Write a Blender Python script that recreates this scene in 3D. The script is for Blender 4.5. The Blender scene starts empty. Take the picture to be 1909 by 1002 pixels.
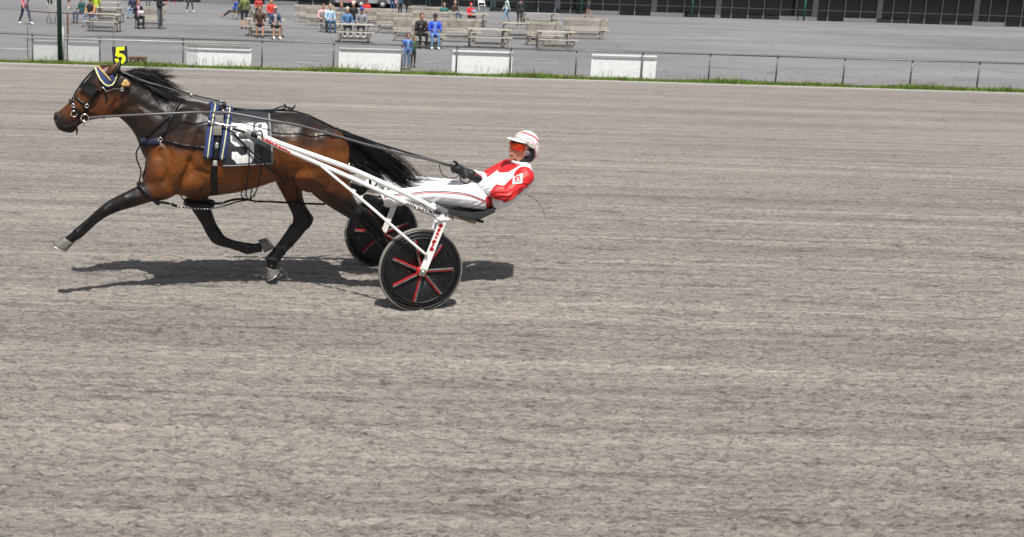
import bpy, bmesh, math, random
import numpy as np
from mathutils import Vector, Matrix
from mathutils.bvhtree import BVHTree
random.seed(7); rng = np.random.default_rng(7)
R = math.radians
scene = bpy.context.scene
COL = scene.collection

# ------------------------------------------------------------------ camera
FPX, HOR, CAMH, ROLL = 2000.0, -42.0, 2.626, R(1.7)     # focal length and horizon in photo pixels
PX0, PY0 = 565.0, 315.0                                  # principal point of the photograph
TH = math.atan((PY0 - HOR) / FPX)
FW = Vector((0, math.cos(TH), -math.sin(TH))); UP = Vector((0, math.sin(TH), math.cos(TH))); RT = Vector((1, 0, 0))
CAMP = Vector((0, 0, CAMH))
cd = bpy.data.cameras.new('camera'); cam = bpy.data.objects.new('camera', cd); COL.objects.link(cam)
cx = RT * math.cos(ROLL) + UP * math.sin(ROLL); cy = UP * math.cos(ROLL) - RT * math.sin(ROLL); cz = -FW
cam.matrix_world = Matrix(((cx.x, cy.x, cz.x, 0), (cx.y, cy.y, cz.y, 0), (cx.z, cy.z, cz.z, CAMH), (0, 0, 0, 1)))
cd.sensor_fit = 'HORIZONTAL'; cd.sensor_width = 36.0; cd.lens = FPX / 1909 * 36
cd.shift_x = (954.5 - PX0) / 1909; cd.shift_y = -(501 - PY0) / 1909
cd.clip_end = 2000; cd.clip_start = 0.1
cd.dof.use_dof = True; cd.dof.focus_distance = 8.9; cd.dof.aperture_fstop = 5.0
scene.camera = cam

# ------------------------------------------------------------------ light
SUNV = Vector((-0.02, 0.50, -1.0)).normalized()          # direction the light travels
world = bpy.data.worlds.new('World'); scene.world = world; world.use_nodes = True
wn = world.node_tree.nodes; wl = world.node_tree.links
sky = wn.new('ShaderNodeTexSky'); sky.sky_type = 'NISHITA'; sky.sun_disc = False
sky.sun_elevation = math.asin(-SUNV.z); sky.sun_rotation = math.atan2(-SUNV.x, -SUNV.y)
sky.air_density = 1.0; sky.dust_density = 3.0; sky.ozone_density = 1.0
hs = wn.new('ShaderNodeHueSaturation'); hs.inputs['Saturation'].default_value = 0.45     # bright broken cloud: whiter than clear sky
wl.new(sky.outputs[0], hs.inputs['Color']); wl.new(hs.outputs[0], wn['Background'].inputs[0]); wn['Background'].inputs[1].default_value = 0.07
sl = bpy.data.lights.new('sun', 'SUN'); sl.energy = 4.6; sl.angle = R(0.7); sl.color = (1, 0.965, 0.90)
so = bpy.data.objects.new('sun', sl); COL.objects.link(so); so.rotation_euler = SUNV.to_track_quat('-Z', 'Y').to_euler()
so.location = (0, -5, 30)
vs = scene.view_settings; vs.view_transform = 'Standard'; vs.look = 'None'; vs.gamma = 1.0; vs.use_curve_mapping = False
vs.exposure = 0.30

# ------------------------------------------------------------------ photo pixel -> place
def ray(px, py):
    dx, dy = px - PX0, py - PY0
    u = dx * math.cos(ROLL) + dy * math.sin(ROLL); v = -dx * math.sin(ROLL) + dy * math.cos(ROLL)
    return RT * u - UP * v + FW * FPX
def gnd(px, py, z=0.0):
    r = ray(px, py); return CAMP + r * ((z - CAMH) / r.z)
def aty(px, py, Y):
    r = ray(px, py); return CAMP + r * (Y / r.y)
def scale_at(P): return FPX / ((Vector(P) - CAMP).dot(FW))
# frame of horse, sulky and driver: x = heading, y = left (towards the camera), z up
YAW = R(10.0); TRK = 0.65
HD = Vector((-math.cos(YAW), -math.sin(YAW), 0)); LT = Vector((math.sin(YAW), -math.cos(YAW), 0))
ORG = gnd(780, 581.5) - LT * TRK
ANG = math.atan2(HD.y, HD.x)
def toL(P): d = Vector(P) - ORG; return Vector((d.dot(HD), d.dot(LT), d.z))
def dirL(d): return Vector((d.dot(HD), d.dot(LT), d.z))
CL = toL(CAMP)
def L(px, py, y=0.0):
    r = dirL(ray(px, py)); return CL + r * ((y - CL.y) / r.y)
def px_of(p):                                            # frame coordinates (N,3) -> photo pixels
    p = np.atleast_2d(np.array(p, dtype=float))
    w = np.outer(p[:, 0], HD) + np.outer(p[:, 1], LT) + np.outer(p[:, 2], (0, 0, 1)) + np.array(ORG) - np.array(CAMP)
    z = w @ np.array(FW); u = w @ np.array(RT) / z * FPX; v = -(w @ np.array(UP)) / z * FPX
    return np.stack([PX0 + u * math.cos(ROLL) - v * math.sin(ROLL), PY0 + u * math.sin(ROLL) + v * math.cos(ROLL)], 1)
def sag(p):                                              # pixel of the point's place in the middle plane
    q = np.array(p, dtype=float).copy(); q[:, 1] = 0; return px_of(q)

# ------------------------------------------------------------------ materials
def mat(name, col, rough=0.6, metal=0.0, var=0.15, vscale=8.0, bump=0.0, bscale=60.0, spec=0.5, attr=None, coat=0.0, sheen=0.0):
    m = bpy.data.materials.new(name); m.use_nodes = True; nt = m.node_tree; n = nt.nodes; l = nt.links
    b = n['Principled BSDF']; b.inputs['Roughness'].default_value = rough; b.inputs['Metallic'].default_value = metal
    b.inputs['Specular IOR Level'].default_value = spec; b.inputs['Coat Weight'].default_value = coat
    b.inputs['Sheen Weight'].default_value = sheen
    tc = n.new('ShaderNodeTexCoord')
    nz = n.new('ShaderNodeTexNoise'); nz.inputs['Scale'].default_value = vscale; nz.inputs['Detail'].default_value = 6
    l.new(tc.outputs['Object'], nz.inputs['Vector'])
    mr = n.new('ShaderNodeMapRange'); mr.inputs[1].default_value = 0.25; mr.inputs[2].default_value = 0.75
    mr.inputs[3].default_value = 1 - var; mr.inputs[4].default_value = 1 + var; l.new(nz.outputs[0], mr.inputs[0])
    mx = n.new('ShaderNodeVectorMath'); mx.operation = 'SCALE'
    if attr:
        a = n.new('ShaderNodeAttribute'); a.attribute_name = attr; l.new(a.outputs['Color'], mx.inputs[0])
    else: mx.inputs[0].default_value = col[:3]
    l.new(mr.outputs[0], mx.inputs['Scale']); l.new(mx.outputs[0], b.inputs['Base Color'])
    if bump:
        nb = n.new('ShaderNodeTexNoise'); nb.inputs['Scale'].default_value = bscale; nb.inputs['Detail'].default_value = 5
        l.new(tc.outputs['Object'], nb.inputs['Vector'])
        bp = n.new('ShaderNodeBump'); bp.inputs['Strength'].default_value = bump; bp.inputs['Distance'].default_value = 0.01
        l.new(nb.outputs[0], bp.inputs['Height']); l.new(bp.outputs[0], b.inputs['Normal'])
    return m
MC = {}
def cm(col, rough=0.75, kind='cloth'):                   # cached plain material by colour
    k = (tuple(round(c, 3) for c in col), rough, kind)
    if k not in MC:
        MC[k] = mat(kind + '_%d' % len(MC), col, rough, var=0.25, vscale=14, bump=0.3, bscale=25)
    return MC[k]

# ------------------------------------------------------------------ object helpers
OFF = {}
def put(o, parent=None):
    COL.objects.link(o)
    if parent is not None: o.parent = parent
    return o
def tag(o, label=None, cat=None, group=None, kind=None):
    if label: o['label'] = label
    if cat: o['category'] = cat
    if group: o['group'] = group
    if kind: o['kind'] = kind
    return o
def thing(name, label, cat, loc=(0, 0, 0), rz=0.0, group=None):
    o = bpy.data.objects.new(name, None); o.empty_display_size = 0.1; COL.objects.link(o)
    o.location = loc; o.rotation_euler = (0, 0, rz); return tag(o, label, cat, group)
def fthing(name, label, cat, base=(0, 0, 0), group=None):  # thing in the horse-and-sulky frame
    w = ORG + HD * base[0] + LT * base[1] + Vector((0, 0, base[2]))
    o = thing(name, label, cat, w, ANG, group); OFF[o.name] = Vector(base); return o
def off_of(p):
    while p is not None:
        if p.name in OFF: return OFF[p.name]
        p = p.parent
    return Vector((0, 0, 0))
def mk(name, V, Fs, m, parent=None, smooth=True, kind=None, label=None, mids=None):
    me = bpy.data.meshes.new(name); of = off_of(parent)
    me.from_pydata([tuple(Vector(v) - of) for v in V], [], [tuple(f) for f in Fs])
    for x in (m if isinstance(m, (list, tuple)) else [m]): me.materials.append(x)
    if mids is not None: me.polygons.foreach_set('material_index', list(mids))
    me.polygons.foreach_set('use_smooth', [smooth] * len(me.polygons)); me.update()
    o = bpy.data.objects.new(name, me); put(o, parent)
    if kind: o['kind'] = kind
    if label: o['label'] = label
    return o
class MB:
    def __init__(s): s.v = []; s.f = []; s.m = []; s.cur = 0
    def add(s, V, Fs):
        k = len(s.v); s.v += [Vector(v) for v in V]; s.f += [tuple(i + k for i in f) for f in Fs]; s.m += [s.cur] * len(Fs); return s
    def box(s, a, b, rz=0.0):
        x0, y0, z0 = a; x1, y1, z1 = b
        V = [(x0, y0, z0), (x1, y0, z0), (x1, y1, z0), (x0, y1, z0), (x0, y0, z1), (x1, y0, z1), (x1, y1, z1), (x0, y1, z1)]
        return s.add(V, [(3, 2, 1, 0), (4, 5, 6, 7), (0, 1, 5, 4), (1, 2, 6, 5), (2, 3, 7, 6), (3, 0, 4, 7)])
    def tube(s, P, r, n=8):
        P = [Vector(p) for p in P]; rs = r if isinstance(r, (list, tuple)) else [r] * len(P)
        V = []; t0 = (P[1] - P[0]).normalized(); nrm = t0.orthogonal().normalized()
        for i, p in enumerate(P):
            t = (P[min(i + 1, len(P) - 1)] - P[max(i - 1, 0)]).normalized()
            nrm = (nrm - t * nrm.dot(t)).normalized(); bn = t.cross(nrm)
            V += [p + (nrm * math.cos(2 * math.pi * k / n) + bn * math.sin(2 * math.pi * k / n)) * rs[i] for k in range(n)]
        Fs = [(i * n + k, i * n + (k + 1) % n, (i + 1) * n + (k + 1) % n, (i + 1) * n + k) for i in range(len(P) - 1) for k in range(n)]
        Fs += [tuple(range(n - 1, -1, -1)), tuple((len(P) - 1) * n + k for k in range(n))]
        return s.add(V, Fs)
    def cap(s, a, b, ra, rb, n=10, flat=1.0):            # capsule with tapered ends
        a = Vector(a); b = Vector(b); t = (b - a).normalized() if (b - a).length > 1e-6 else Vector((0, 0, 1))
        P = [a - t * ra * c for c in (0.97, 0.7, 0.3)] + [a, b] + [b + t * rb * c for c in (0.3, 0.7, 0.97)]
        return s.tube(P, [ra * q for q in (0.24, 0.71, 0.95)] + [ra, rb] + [rb * q for q in (0.95, 0.71, 0.24)], n)
    def ball(s, c, r, n=14, rings=9):
        c = Vector(c); r = r if isinstance(r, (tuple, list)) else (r, r, r)
        V = [c + Vector((0, 0, r[2]))]
        for i in range(1, rings):
            a = math.pi * i / rings
            V += [c + Vector((r[0] * math.sin(a) * math.cos(2 * math.pi * k / n), r[1] * math.sin(a) * math.sin(2 * math.pi * k / n), r[2] * math.cos(a))) for k in range(n)]
        V.append(c - Vector((0, 0, r[2]))); e = len(V) - 1
        Fs = [(0, 1 + k, 1 + (k + 1) % n) for k in range(n)]
        for i in range(rings - 2):
            o1 = 1 + i * n; o2 = o1 + n
            Fs += [(o1 + k, o2 + k, o2 + (k + 1) % n, o1 + (k + 1) % n) for k in range(n)]
        o1 = 1 + (rings - 2) * n; Fs += [(o1 + k, e, o1 + (k + 1) % n) for k in range(n)]
        return s.add(V, Fs)
    def loft(s, st, n=20, sub=4, p=2.2, endcap=True):    # stations (A, B, halfwidth): ellipse through A and B
        st = [(Vector(a), Vector(b), w) for a, b, w in st]
        def cr(q0, q1, q2, q3, t): return q1 + (q2 - q0) * (0.5 * t) + (q0 * 2 - q1 * 5 + q2 * 4 - q3) * (0.5 * t * t) + (q1 * 3 - q0 - q2 * 3 + q3) * (0.5 * t ** 3)
        S = []
        for i in range(len(st) - 1):
            q = [st[max(i - 1, 0)], st[i], st[i + 1], st[min(i + 2, len(st) - 1)]]
            for k in range(sub):
                t = k / sub; S.append(tuple(cr(q[0][j], q[1][j], q[2][j], q[3][j], t) for j in range(3)))
        S.append(st[-1]); V = []
        sg = lambda c: math.copysign(abs(c) ** (2 / p), c)
        for A, B, w in S:
            c = (A + B) / 2; h = (A - B) / 2
            V += [c + h * sg(math.cos(2 * math.pi * k / n)) + Vector((0, w, 0)) * sg(math.sin(2 * math.pi * k / n)) for k in range(n)]
        m_ = len(S); V += [(S[0][0] + S[0][1]) / 2, (S[-1][0] + S[-1][1]) / 2]
        Fs = [(i * n + k, i * n + (k + 1) % n, (i + 1) * n + (k + 1) % n, (i + 1) * n + k) for i in range(m_ - 1) for k in range(n)]
        Fs += [((k + 1) % n, k, m_ * n) for k in range(n)] + [((m_ - 1) * n + k, (m_ - 1) * n + (k + 1) % n, m_ * n + 1) for k in range(n)]
        return s.add(V, Fs)
    def mirror(s):
        k = len(s.v); s.v += [Vector((v.x, -v.y, v.z)) for v in s.v]; nf = [tuple(i + k for i in reversed(f)) for f in s.f]
        s.m += list(s.m); s.f += nf; return s
    def build(s, name, m, parent=None, smooth=True, **k):
        return mk(name, s.v, s.f, m, parent, smooth, mids=s.m if isinstance(m, (list, tuple)) else None, **k)
def remesh(mb, voxel, it=3, fac=0.5):                    # union of closed shapes as one continuous skin
    me = bpy.data.meshes.new('t'); me.from_pydata([tuple(v) for v in mb.v], [], mb.f); me.update()
    bm = bmesh.new(); bm.from_mesh(me); bmesh.ops.recalc_face_normals(bm, faces=bm.faces); bm.to_mesh(me); bm.free()
    o = bpy.data.objects.new('t', me); COL.objects.link(o)
    md = o.modifiers.new('r', 'REMESH'); md.mode = 'VOXEL'; md.voxel_size = voxel
    if it: s = o.modifiers.new('s', 'SMOOTH'); s.iterations = it; s.factor = fac
    dg = bpy.context.evaluated_depsgraph_get(); r = bpy.data.meshes.new_from_object(o.evaluated_get(dg))
    bpy.data.objects.remove(o); bpy.data.meshes.remove(me)
    V = np.empty(len(r.vertices) * 3); r.vertices.foreach_get('co', V); V = V.reshape(-1, 3)
    Fs = [tuple(p.vertices) for p in r.polygons]; bpy.data.meshes.remove(r); return V, Fs
def normals(V, Fs):
    N = np.zeros_like(V)
    Fq = np.array([f if len(f) == 4 else (f[0], f[1], f[2], f[2]) for f in Fs])
    fn = np.cross(V[Fq[:, 2]] - V[Fq[:, 0]], V[Fq[:, 3]] - V[Fq[:, 1]])
    for k in range(4): np.add.at(N, Fq[:, k], fn)
    return N / (np.linalg.norm(N, axis=1)[:, None] + 1e-12)
def copy_tree(o, parent=None):
    c = o.copy(); COL.objects.link(c); c.parent = parent
    for ch in list(o.children): copy_tree(ch, c)
    return c
def inpoly(x, y, P):
    c = False; j = len(P) - 1
    for i in range(len(P)):
        if (P[i][1] > y) != (P[j][1] > y) and x < (P[j][0] - P[i][0]) * (y - P[i][1]) / (P[j][1] - P[i][1]) + P[i][0]: c = not c
        j = i
    return c
def resample(P, step):
    out = [P[0]]
    for a, b in zip(P[:-1], P[1:]):
        d = math.hypot(b[0] - a[0], b[1] - a[1]); k = max(1, int(round(d / step)))
        for i in range(1, k + 1): out.append(tuple(a[j] + (b[j] - a[j]) * i / k for j in range(len(a))))
    return out

# ================================================================== SETTING
def ground_mat(name, base, kind):
    m = bpy.data.materials.new(name); m.use_nodes = True; n = m.node_tree.nodes; l = m.node_tree.links
    b = n['Principled BSDF']; b.inputs['Roughness'].default_value = 0.95; b.inputs['Specular IOR Level'].default_value = 0.15
    tc = n.new('ShaderNodeTexCoord')
    def noise(scale, sc=(1, 1, 1), det=5, rough=0.6):
        mp = n.new('ShaderNodeMapping'); mp.inputs['Scale'].default_value = sc; l.new(tc.outputs['Object'], mp.inputs[0])
        t = n.new('ShaderNodeTexNoise'); t.inputs['Scale'].default_value = scale; t.inputs['Detail'].default_value = det
        t.inputs['Roughness'].default_value = rough; l.new(mp.outputs[0], t.inputs[0]); return t.outputs[0]
    def rng_(x, a, b_, c, d):
        r = n.new('ShaderNodeMapRange'); r.inputs[1].default_value = a; r.inputs[2].default_value = b_; r.inputs[3].default_value = c; r.inputs[4].default_value = d
        l.new(x, r.inputs[0]); return r.outputs[0]
    def mul(x, y, op='MULTIPLY'):
        q = n.new('ShaderNodeMath'); q.operation = op
        for i, z in enumerate((x, y)):
            if isinstance(z, (int, float)): q.inputs[i].default_value = z
            else: l.new(z, q.inputs[i])
        return q.outputs[0]
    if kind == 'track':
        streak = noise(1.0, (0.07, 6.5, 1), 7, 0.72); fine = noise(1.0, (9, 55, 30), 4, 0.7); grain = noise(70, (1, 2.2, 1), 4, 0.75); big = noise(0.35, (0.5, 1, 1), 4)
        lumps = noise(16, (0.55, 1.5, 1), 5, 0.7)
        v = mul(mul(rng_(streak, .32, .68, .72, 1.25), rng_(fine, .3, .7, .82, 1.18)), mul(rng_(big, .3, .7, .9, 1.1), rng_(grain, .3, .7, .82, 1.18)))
        pit_shade = rng_(lumps, .32, .46, .66, 1.0); dash = noise(1.0, (1.5, 8.5, 1), 5, .75); speck_shade = noise(1.0, (13, 34, 1), 4, .75)  # pit and speck darkening: small shadows of the rough surface painted into the colour
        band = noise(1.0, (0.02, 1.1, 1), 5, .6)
        v = mul(mul(mul(v, pit_shade), mul(rng_(dash, .38, .46, .66, 1.0), rng_(speck_shade, .38, .48, .52, 1.0))), rng_(band, .35, .65, .86, 1.12))
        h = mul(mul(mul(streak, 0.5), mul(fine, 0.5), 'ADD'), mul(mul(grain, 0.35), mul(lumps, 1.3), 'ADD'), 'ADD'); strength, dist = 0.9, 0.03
    else:
        big = noise(0.25, (0.6, 1.4, 1), 5); grain = noise(40, (1, 1, 1), 3); patch = noise(0.06, (1, 1, 1), 3)
        cr = n.new('ShaderNodeTexVoronoi'); cr.feature = 'DISTANCE_TO_EDGE'; cr.inputs['Scale'].default_value = 0.22
        mp = n.new('ShaderNodeMapping'); l.new(tc.outputs['Object'], mp.inputs[0])
        wob = n.new('ShaderNodeTexNoise'); wob.inputs['Scale'].default_value = 0.8; l.new(tc.outputs['Object'], wob.inputs[0])
        mxv = n.new('ShaderNodeVectorMath'); mxv.operation = 'MULTIPLY_ADD'; l.new(wob.outputs[1], mxv.inputs[0]); mxv.inputs[1].default_value = (2, 2, 2); l.new(mp.outputs[0], mxv.inputs[2])
        l.new(mxv.outputs[0], cr.inputs['Vector'])
        v = mul(mul(rng_(big, .3, .7, .88, 1.12), rng_(patch, .35, .65, .85, 1.12)), mul(rng_(grain, .3, .7, .92, 1.08), rng_(cr.outputs[0], 0.0, 0.012, .62, 1.0)))
        h = grain; strength, dist = 0.2, 0.01
    s = n.new('ShaderNodeVectorMath'); s.operation = 'SCALE'; s.inputs[0].default_value = base; l.new(v, s.inputs['Scale'])
    l.new(s.outputs[0], b.inputs['Base Color'])
    bp = n.new('ShaderNodeBump'); bp.inputs['Strength'].default_value = strength; bp.inputs['Distance'].default_value = dist
    l.new(h, bp.inputs['Height']); l.new(bp.outputs[0], b.inputs['Normal']); return m
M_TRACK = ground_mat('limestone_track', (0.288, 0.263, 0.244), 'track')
M_ASPH = ground_mat('worn_asphalt', (0.185, 0.184, 0.190), 'asphalt')
M_KERB = mat('kerb_concrete', (0.36, 0.35, 0.335), 0.9, var=0.12, vscale=5, bump=0.4)

YK = 29.75                                               # far edge of the track
def sheet(name, x0, x1, y0, y1, z, m, nx=1, ny=1):
    V = [(x0 + (x1 - x0) * i / nx, y0 + (y1 - y0) * j / ny, z) for j in range(ny + 1) for i in range(nx + 1)]
    Fs = [(j * (nx + 1) + i, j * (nx + 1) + i + 1, (j + 1) * (nx + 1) + i + 1, (j + 1) * (nx + 1) + i) for j in range(ny) for i in range(nx)]
    return tag(mk(name, V, Fs, m, smooth=False), kind='structure')
sheet('ground', -600, 600, -300, 900, -0.02, M_ASPH)
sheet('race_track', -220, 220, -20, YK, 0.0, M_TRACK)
sheet('asphalt_apron', -220, 220, YK + 0.3, 260, 0.012, M_ASPH)
b = MB(); b.box((-220, YK, -0.01), (220, YK + 0.34, 0.035)); tag(b.build('kerb', M_KERB, smooth=False), kind='structure')
M_SEAM = mat('tar_seam', (.05, .05, .052), .8, var=.4, vscale=2)
for k_, (px_, py_) in enumerate(((640, 80), (640, 57), (640, 35))):
    Y_ = gnd(px_, py_).y; n_ = 120; V = []
    for i in range(n_ + 1):
        x_ = -40 + 90 * i / n_; w_ = .05 + .03 * random.random(); c_ = Y_ + .12 * math.sin(i * .7 + k_) + .1 * random.random(); V += [(x_, c_ - w_, .016), (x_, c_ + w_, .016)]
    tag(mk('asphalt_seam', V, [(2 * i, 2 * i + 2, 2 * i + 3, 2 * i + 1) for i in range(n_)], M_SEAM, smooth=False), kind='structure')
V = []; Fs = []
for px_, py_, w_, d_ in ((575, 118, .7, .25), (1015, 118, .9, .2), (590, 105, .5, .3), (1020, 112, .6, .15), (25, 92, .8, .5), (800, 117, .35, .2)):
    c_ = gnd(px_, py_); n_ = 9; k_ = len(V); V += [(c_.x + w_ * math.cos(6.283 * i / n_) * random.uniform(.5, 1.2), c_.y + d_ * math.sin(6.283 * i / n_) * random.uniform(.5, 1.2), .016) for i in range(n_)]; Fs.append(tuple(range(k_, k_ + n_)))
tag(mk('faded_paint_marks', V, Fs, mat('faded_paint', (.25, .25, .26), .85, var=.4), smooth=False), kind='structure')

# uneven harrowed surface of the near track, as real relief
def vnoise(x, y, sx, sy, seed):
    g = np.random.default_rng(seed); N = 512; T = g.random((N, N)); X = x / sx; Y = y / sy; i = np.floor(X).astype(int); j = np.floor(Y).astype(int); u = X - i; v = Y - j
    u = u * u * (3 - 2 * u); v = v * v * (3 - 2 * v); a = T[i % N, j % N]; b_ = T[(i + 1) % N, j % N]; c_ = T[i % N, (j + 1) % N]; d_ = T[(i + 1) % N, (j + 1) % N]
    return (a * (1 - u) + b_ * u) * (1 - v) + (c_ * (1 - u) + d_ * u) * v
NC, NR = 620, 780
inv = np.linspace(1 / 4.2, 1 / 21.0, NR); yy = 1 / inv; tt = np.linspace(-.40, .80, NC); Yg = np.repeat(yy[:, None], NC, 1); Xg = Yg * tt[None]
hgt = .003 * vnoise(Xg, Yg, .10, .04, 1) + .009 * np.abs(vnoise(Xg, Yg, .038, .020, 2) - .5) * 2 + .008 * vnoise(Xg + .3 * Yg, Yg, .022, .013, 3) + .011 * vnoise(Xg, Yg, 14.0, .06, 4) + .007 * vnoise(Xg, Yg, 9, .026, 5)
lump = vnoise(Xg, Yg, .045, .022, 6); hgt += .020 * np.clip(lump - .80, 0, 1) * 3 * (vnoise(Xg, Yg, .7, .3, 7)) - .010 * np.clip(vnoise(Xg, Yg, .09, .03, 8) - .72, 0, 1) * 4
for sgn_ in (TRK, -TRK):                                  # wheel ruts trailing behind the sulky
    dx_ = Xg - ORG.x; dy_ = Yg - ORG.y; uu = dx_ * HD.x + dy_ * HD.y; vv = dx_ * LT.x + dy_ * LT.y - sgn_; rut = (uu < .05)
    hgt += rut * (-.010 * np.exp(-(vv / .018) ** 2) + .006 * np.exp(-((np.abs(vv) - .035) / .014) ** 2))
g_ = np.random.default_rng(21)
for k in range(240):                                     # hoof prints of earlier runners
    y_ = 1 / g_.uniform(1 / 19, 1 / 4.6); x_ = y_ * g_.uniform(-.36, .76); r_ = g_.uniform(.045, .07)
    j0, j1 = np.searchsorted(yy, [y_ - .3, y_ + .3]); c0, c1 = np.searchsorted(tt, [(x_ - .4) / y_, (x_ + .4) / y_])
    sl_ = (slice(j0, j1), slice(c0, c1)); q_ = np.sqrt(((Xg[sl_] - x_) / (r_ * 1.5)) ** 2 + ((Yg[sl_] - y_) / r_) ** 2)
    hgt[sl_] += -.009 * np.exp(-(q_ / .8) ** 4) + .006 * np.exp(-((q_ - 1.25) / .25) ** 2) * (Xg[sl_] > x_)
edge = np.clip(np.minimum.outer(np.minimum(np.arange(NR), NR - 1 - np.arange(NR)) / 60, np.ones(NC)), 0, 1)
hgt = .016 + np.clip((hgt - .008) * 1.35, -.014, .04) * edge - .008 * edge - .012 * (1 - edge)
me = bpy.data.meshes.new('track_surface'); me.vertices.add(NC * NR); me.vertices.foreach_set('co', np.stack([Xg, Yg, hgt], 2).ravel())
I = np.arange(NR * NC).reshape(NR, NC); Q = np.stack([I[:-1, :-1], I[:-1, 1:], I[1:, 1:], I[1:, :-1]], 2).reshape(-1, 4)
me.loops.add(Q.size); me.loops.foreach_set('vertex_index', Q.ravel().astype(np.int32)); me.polygons.add(len(Q)); me.polygons.foreach_set('loop_start', np.arange(0, Q.size, 4, dtype=np.int32)); me.update(calc_edges=True)
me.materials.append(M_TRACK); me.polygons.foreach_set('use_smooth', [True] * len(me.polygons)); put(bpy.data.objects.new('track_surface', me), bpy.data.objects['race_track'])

# loose clods on the near track (too many to count)
def clods(n, ymin, ymax, smin, smax):
    b = MB(); base = MB(); base.ball((0, 0, 0), 1, 6, 4)
    bv = np.array([tuple(v) for v in base.v]); allv = []; allf = []; k = 0
    for i in range(n):
        y = ymin + (ymax - ymin) * rng.random() ** 1.6; xs = y * 0.36; x = rng.uniform(-xs - .3, y * 0.74)
        s = smin + (smax - smin) * rng.random() ** 4
        q = bv * (1 + 0.35 * rng.standard_normal((len(bv), 1))) * np.array((s * rng.uniform(.9, 1.9), s, s * .55))
        a = rng.uniform(-0.6, 0.6); c, s_ = math.cos(a), math.sin(a)
        q = np.stack([q[:, 0] * c - q[:, 1] * s_ + x, q[:, 0] * s_ + q[:, 1] * c + y, q[:, 2] + s * .25], 1)
        allv.append(q); allf += [tuple(j + k for j in f) for f in base.f]; k += len(bv)
    return np.concatenate(allv), allf
V, Fs = clods(16000, 4.3, 26, 0.003, 0.010)
M_CLOD = mat('track_clod', (0.235, 0.21, 0.192), 0.95, var=0.35, vscale=3, spec=0.1)
o = mk('loose_clods', V, Fs, M_CLOD, kind='stuff', label='loose grey clods of stone dust strewn over the near track')
o['category'] = 'clods'

# grass along the kerb
M_GRASS = mat('verge_grass', (0.115, 0.175, 0.03), 0.7, var=0.5, vscale=3, spec=0.2)
gv = []; gf = []
for i in range(46000):
    x = rng.uniform(-12.5, 24); y = YK + 0.20 + 0.72 * rng.random()
    dens = 0.55 + 0.45 * math.sin(x * 1.7) * math.sin(x * 0.6 + 1)
    hgt = rng.uniform(0.04, 0.115) * (0.55 + 1.0 * dens) * (1.9 if rng.random() < 0.05 else 1)
    a = rng.uniform(0, math.pi); w = 0.009; dx, dy = math.cos(a) * w, math.sin(a) * w; lx, ly = rng.normal(0, .35, 2) * hgt; k = len(gv)
    gv += [(x - dx, y - dy, 0.01), (x + dx, y + dy, 0.01), (x + lx * .5 + dx * .7, y + ly * .5 + dy * .7, hgt * .6), (x + lx * .5 - dx * .7, y + ly * .5 - dy * .7, hgt * .6), (x + lx * 1.2, y + ly * 1.2, hgt)]
    gf += [(k, k + 1, k + 2, k + 3), (k + 3, k + 2, k + 4)]
tag(mk('verge_grass', gv, gf, M_GRASS, smooth=False), 'narrow strip of short green grass between kerb and fence', 'grass', kind='stuff')
gv = []; gf = []
M_WEED = mat('weed_stalk', (0.22, 0.21, 0.10), 0.8, var=0.4, vscale=3)
for i in range(200):
    c = random.choice([rng.uniform(-3.2, -1.4), rng.uniform(0.6, 3.2), rng.uniform(3.9, 7.6), rng.uniform(5, 16), rng.uniform(-8, -4.5)])
    y = YK + 0.5 + 0.4 * rng.random(); hgt = rng.uniform(0.12, 0.34); lx = rng.normal(0, .12); k = len(gv)
    gv += [(c - .003, y, 0), (c + .003, y, 0), (c + lx * hgt + .006, y, hgt * .8), (c + lx * hgt - .006, y, hgt * .8), (c + lx * 1.3 * hgt, y, hgt)]
    gf += [(k, k + 1, k + 2, k + 3), (k + 3, k + 2, k + 4)]
tag(mk('weed_stalks', gv, gf, M_WEED, smooth=False), 'thin dry weed stalks rising from the grass against the fence', 'weeds', kind='stuff')
b = MB()
for i in range(26): b.ball((rng.uniform(-6.2, 9), YK + 0.45 + 0.2 * rng.random(), 0.09 + .04 * rng.random()), (0.02, 0.02, 0.015), 6, 4)
tag(b.build('dandelions', mat('dandelion', (0.75, 0.55, 0.02), 0.7)), 'small yellow dandelions dotted through the grass strip', 'flowers', kind='stuff')

# ================================================================== FENCE AND PANELS
M_GALV = mat('galvanised_steel', (0.16, 0.165, 0.165), 0.5, 0.6, var=0.25)
M_PALE = mat('pale_rail', (0.42, 0.42, 0.39), 0.55, 0.3, var=0.2)
M_WIRE = mat('chain_wire', (0.42, 0.43, 0.43), 0.6, 0.2)
M_RUST = mat('rusty_steel', (0.10, 0.045, 0.028), 0.85, 0.2, var=0.5, vscale=12, bump=0.5)
M_WHITE = mat('weathered_white_board', (0.72, 0.74, 0.75), 0.7, var=0.12, vscale=7, bump=0.15)
M_WTRIM = mat('white_trim', (0.80, 0.81, 0.81), 0.6, var=0.04)
YF = 30.72
def fx(px): return aty(px, 131 + 0.0297 * (px - 565), YF).x
fence = thing('chain_link_fence', 'long low steel rail and post fence along the far edge of the track', 'fence', (fx(565), YF, 0))
FO = Vector((fx(565), YF, 0))
def fbuild(b, name, m, parent, o=FO, **k):
    b.v = [v - o for v in b.v]; return b.build(name, m, parent, **k)
posts = [186, 341, 488, 621, 748, 850, 950, 1072, 1195, 1320, 1445, 1570, 1695, 1820, 1945, 2070, -70, 61]
for p in sorted(posts):
    b = MB(); x = fx(p); b.tube([(x, YF, 0), (x, YF, 0.80)], 0.022, 8); b.ball((x, YF, 0.82), 0.032, 8, 5); fbuild(b, 'post', M_GALV, fence)
xs = [fx(p) for p in (-160, 345, 850, 1445, 2100)]
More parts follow.
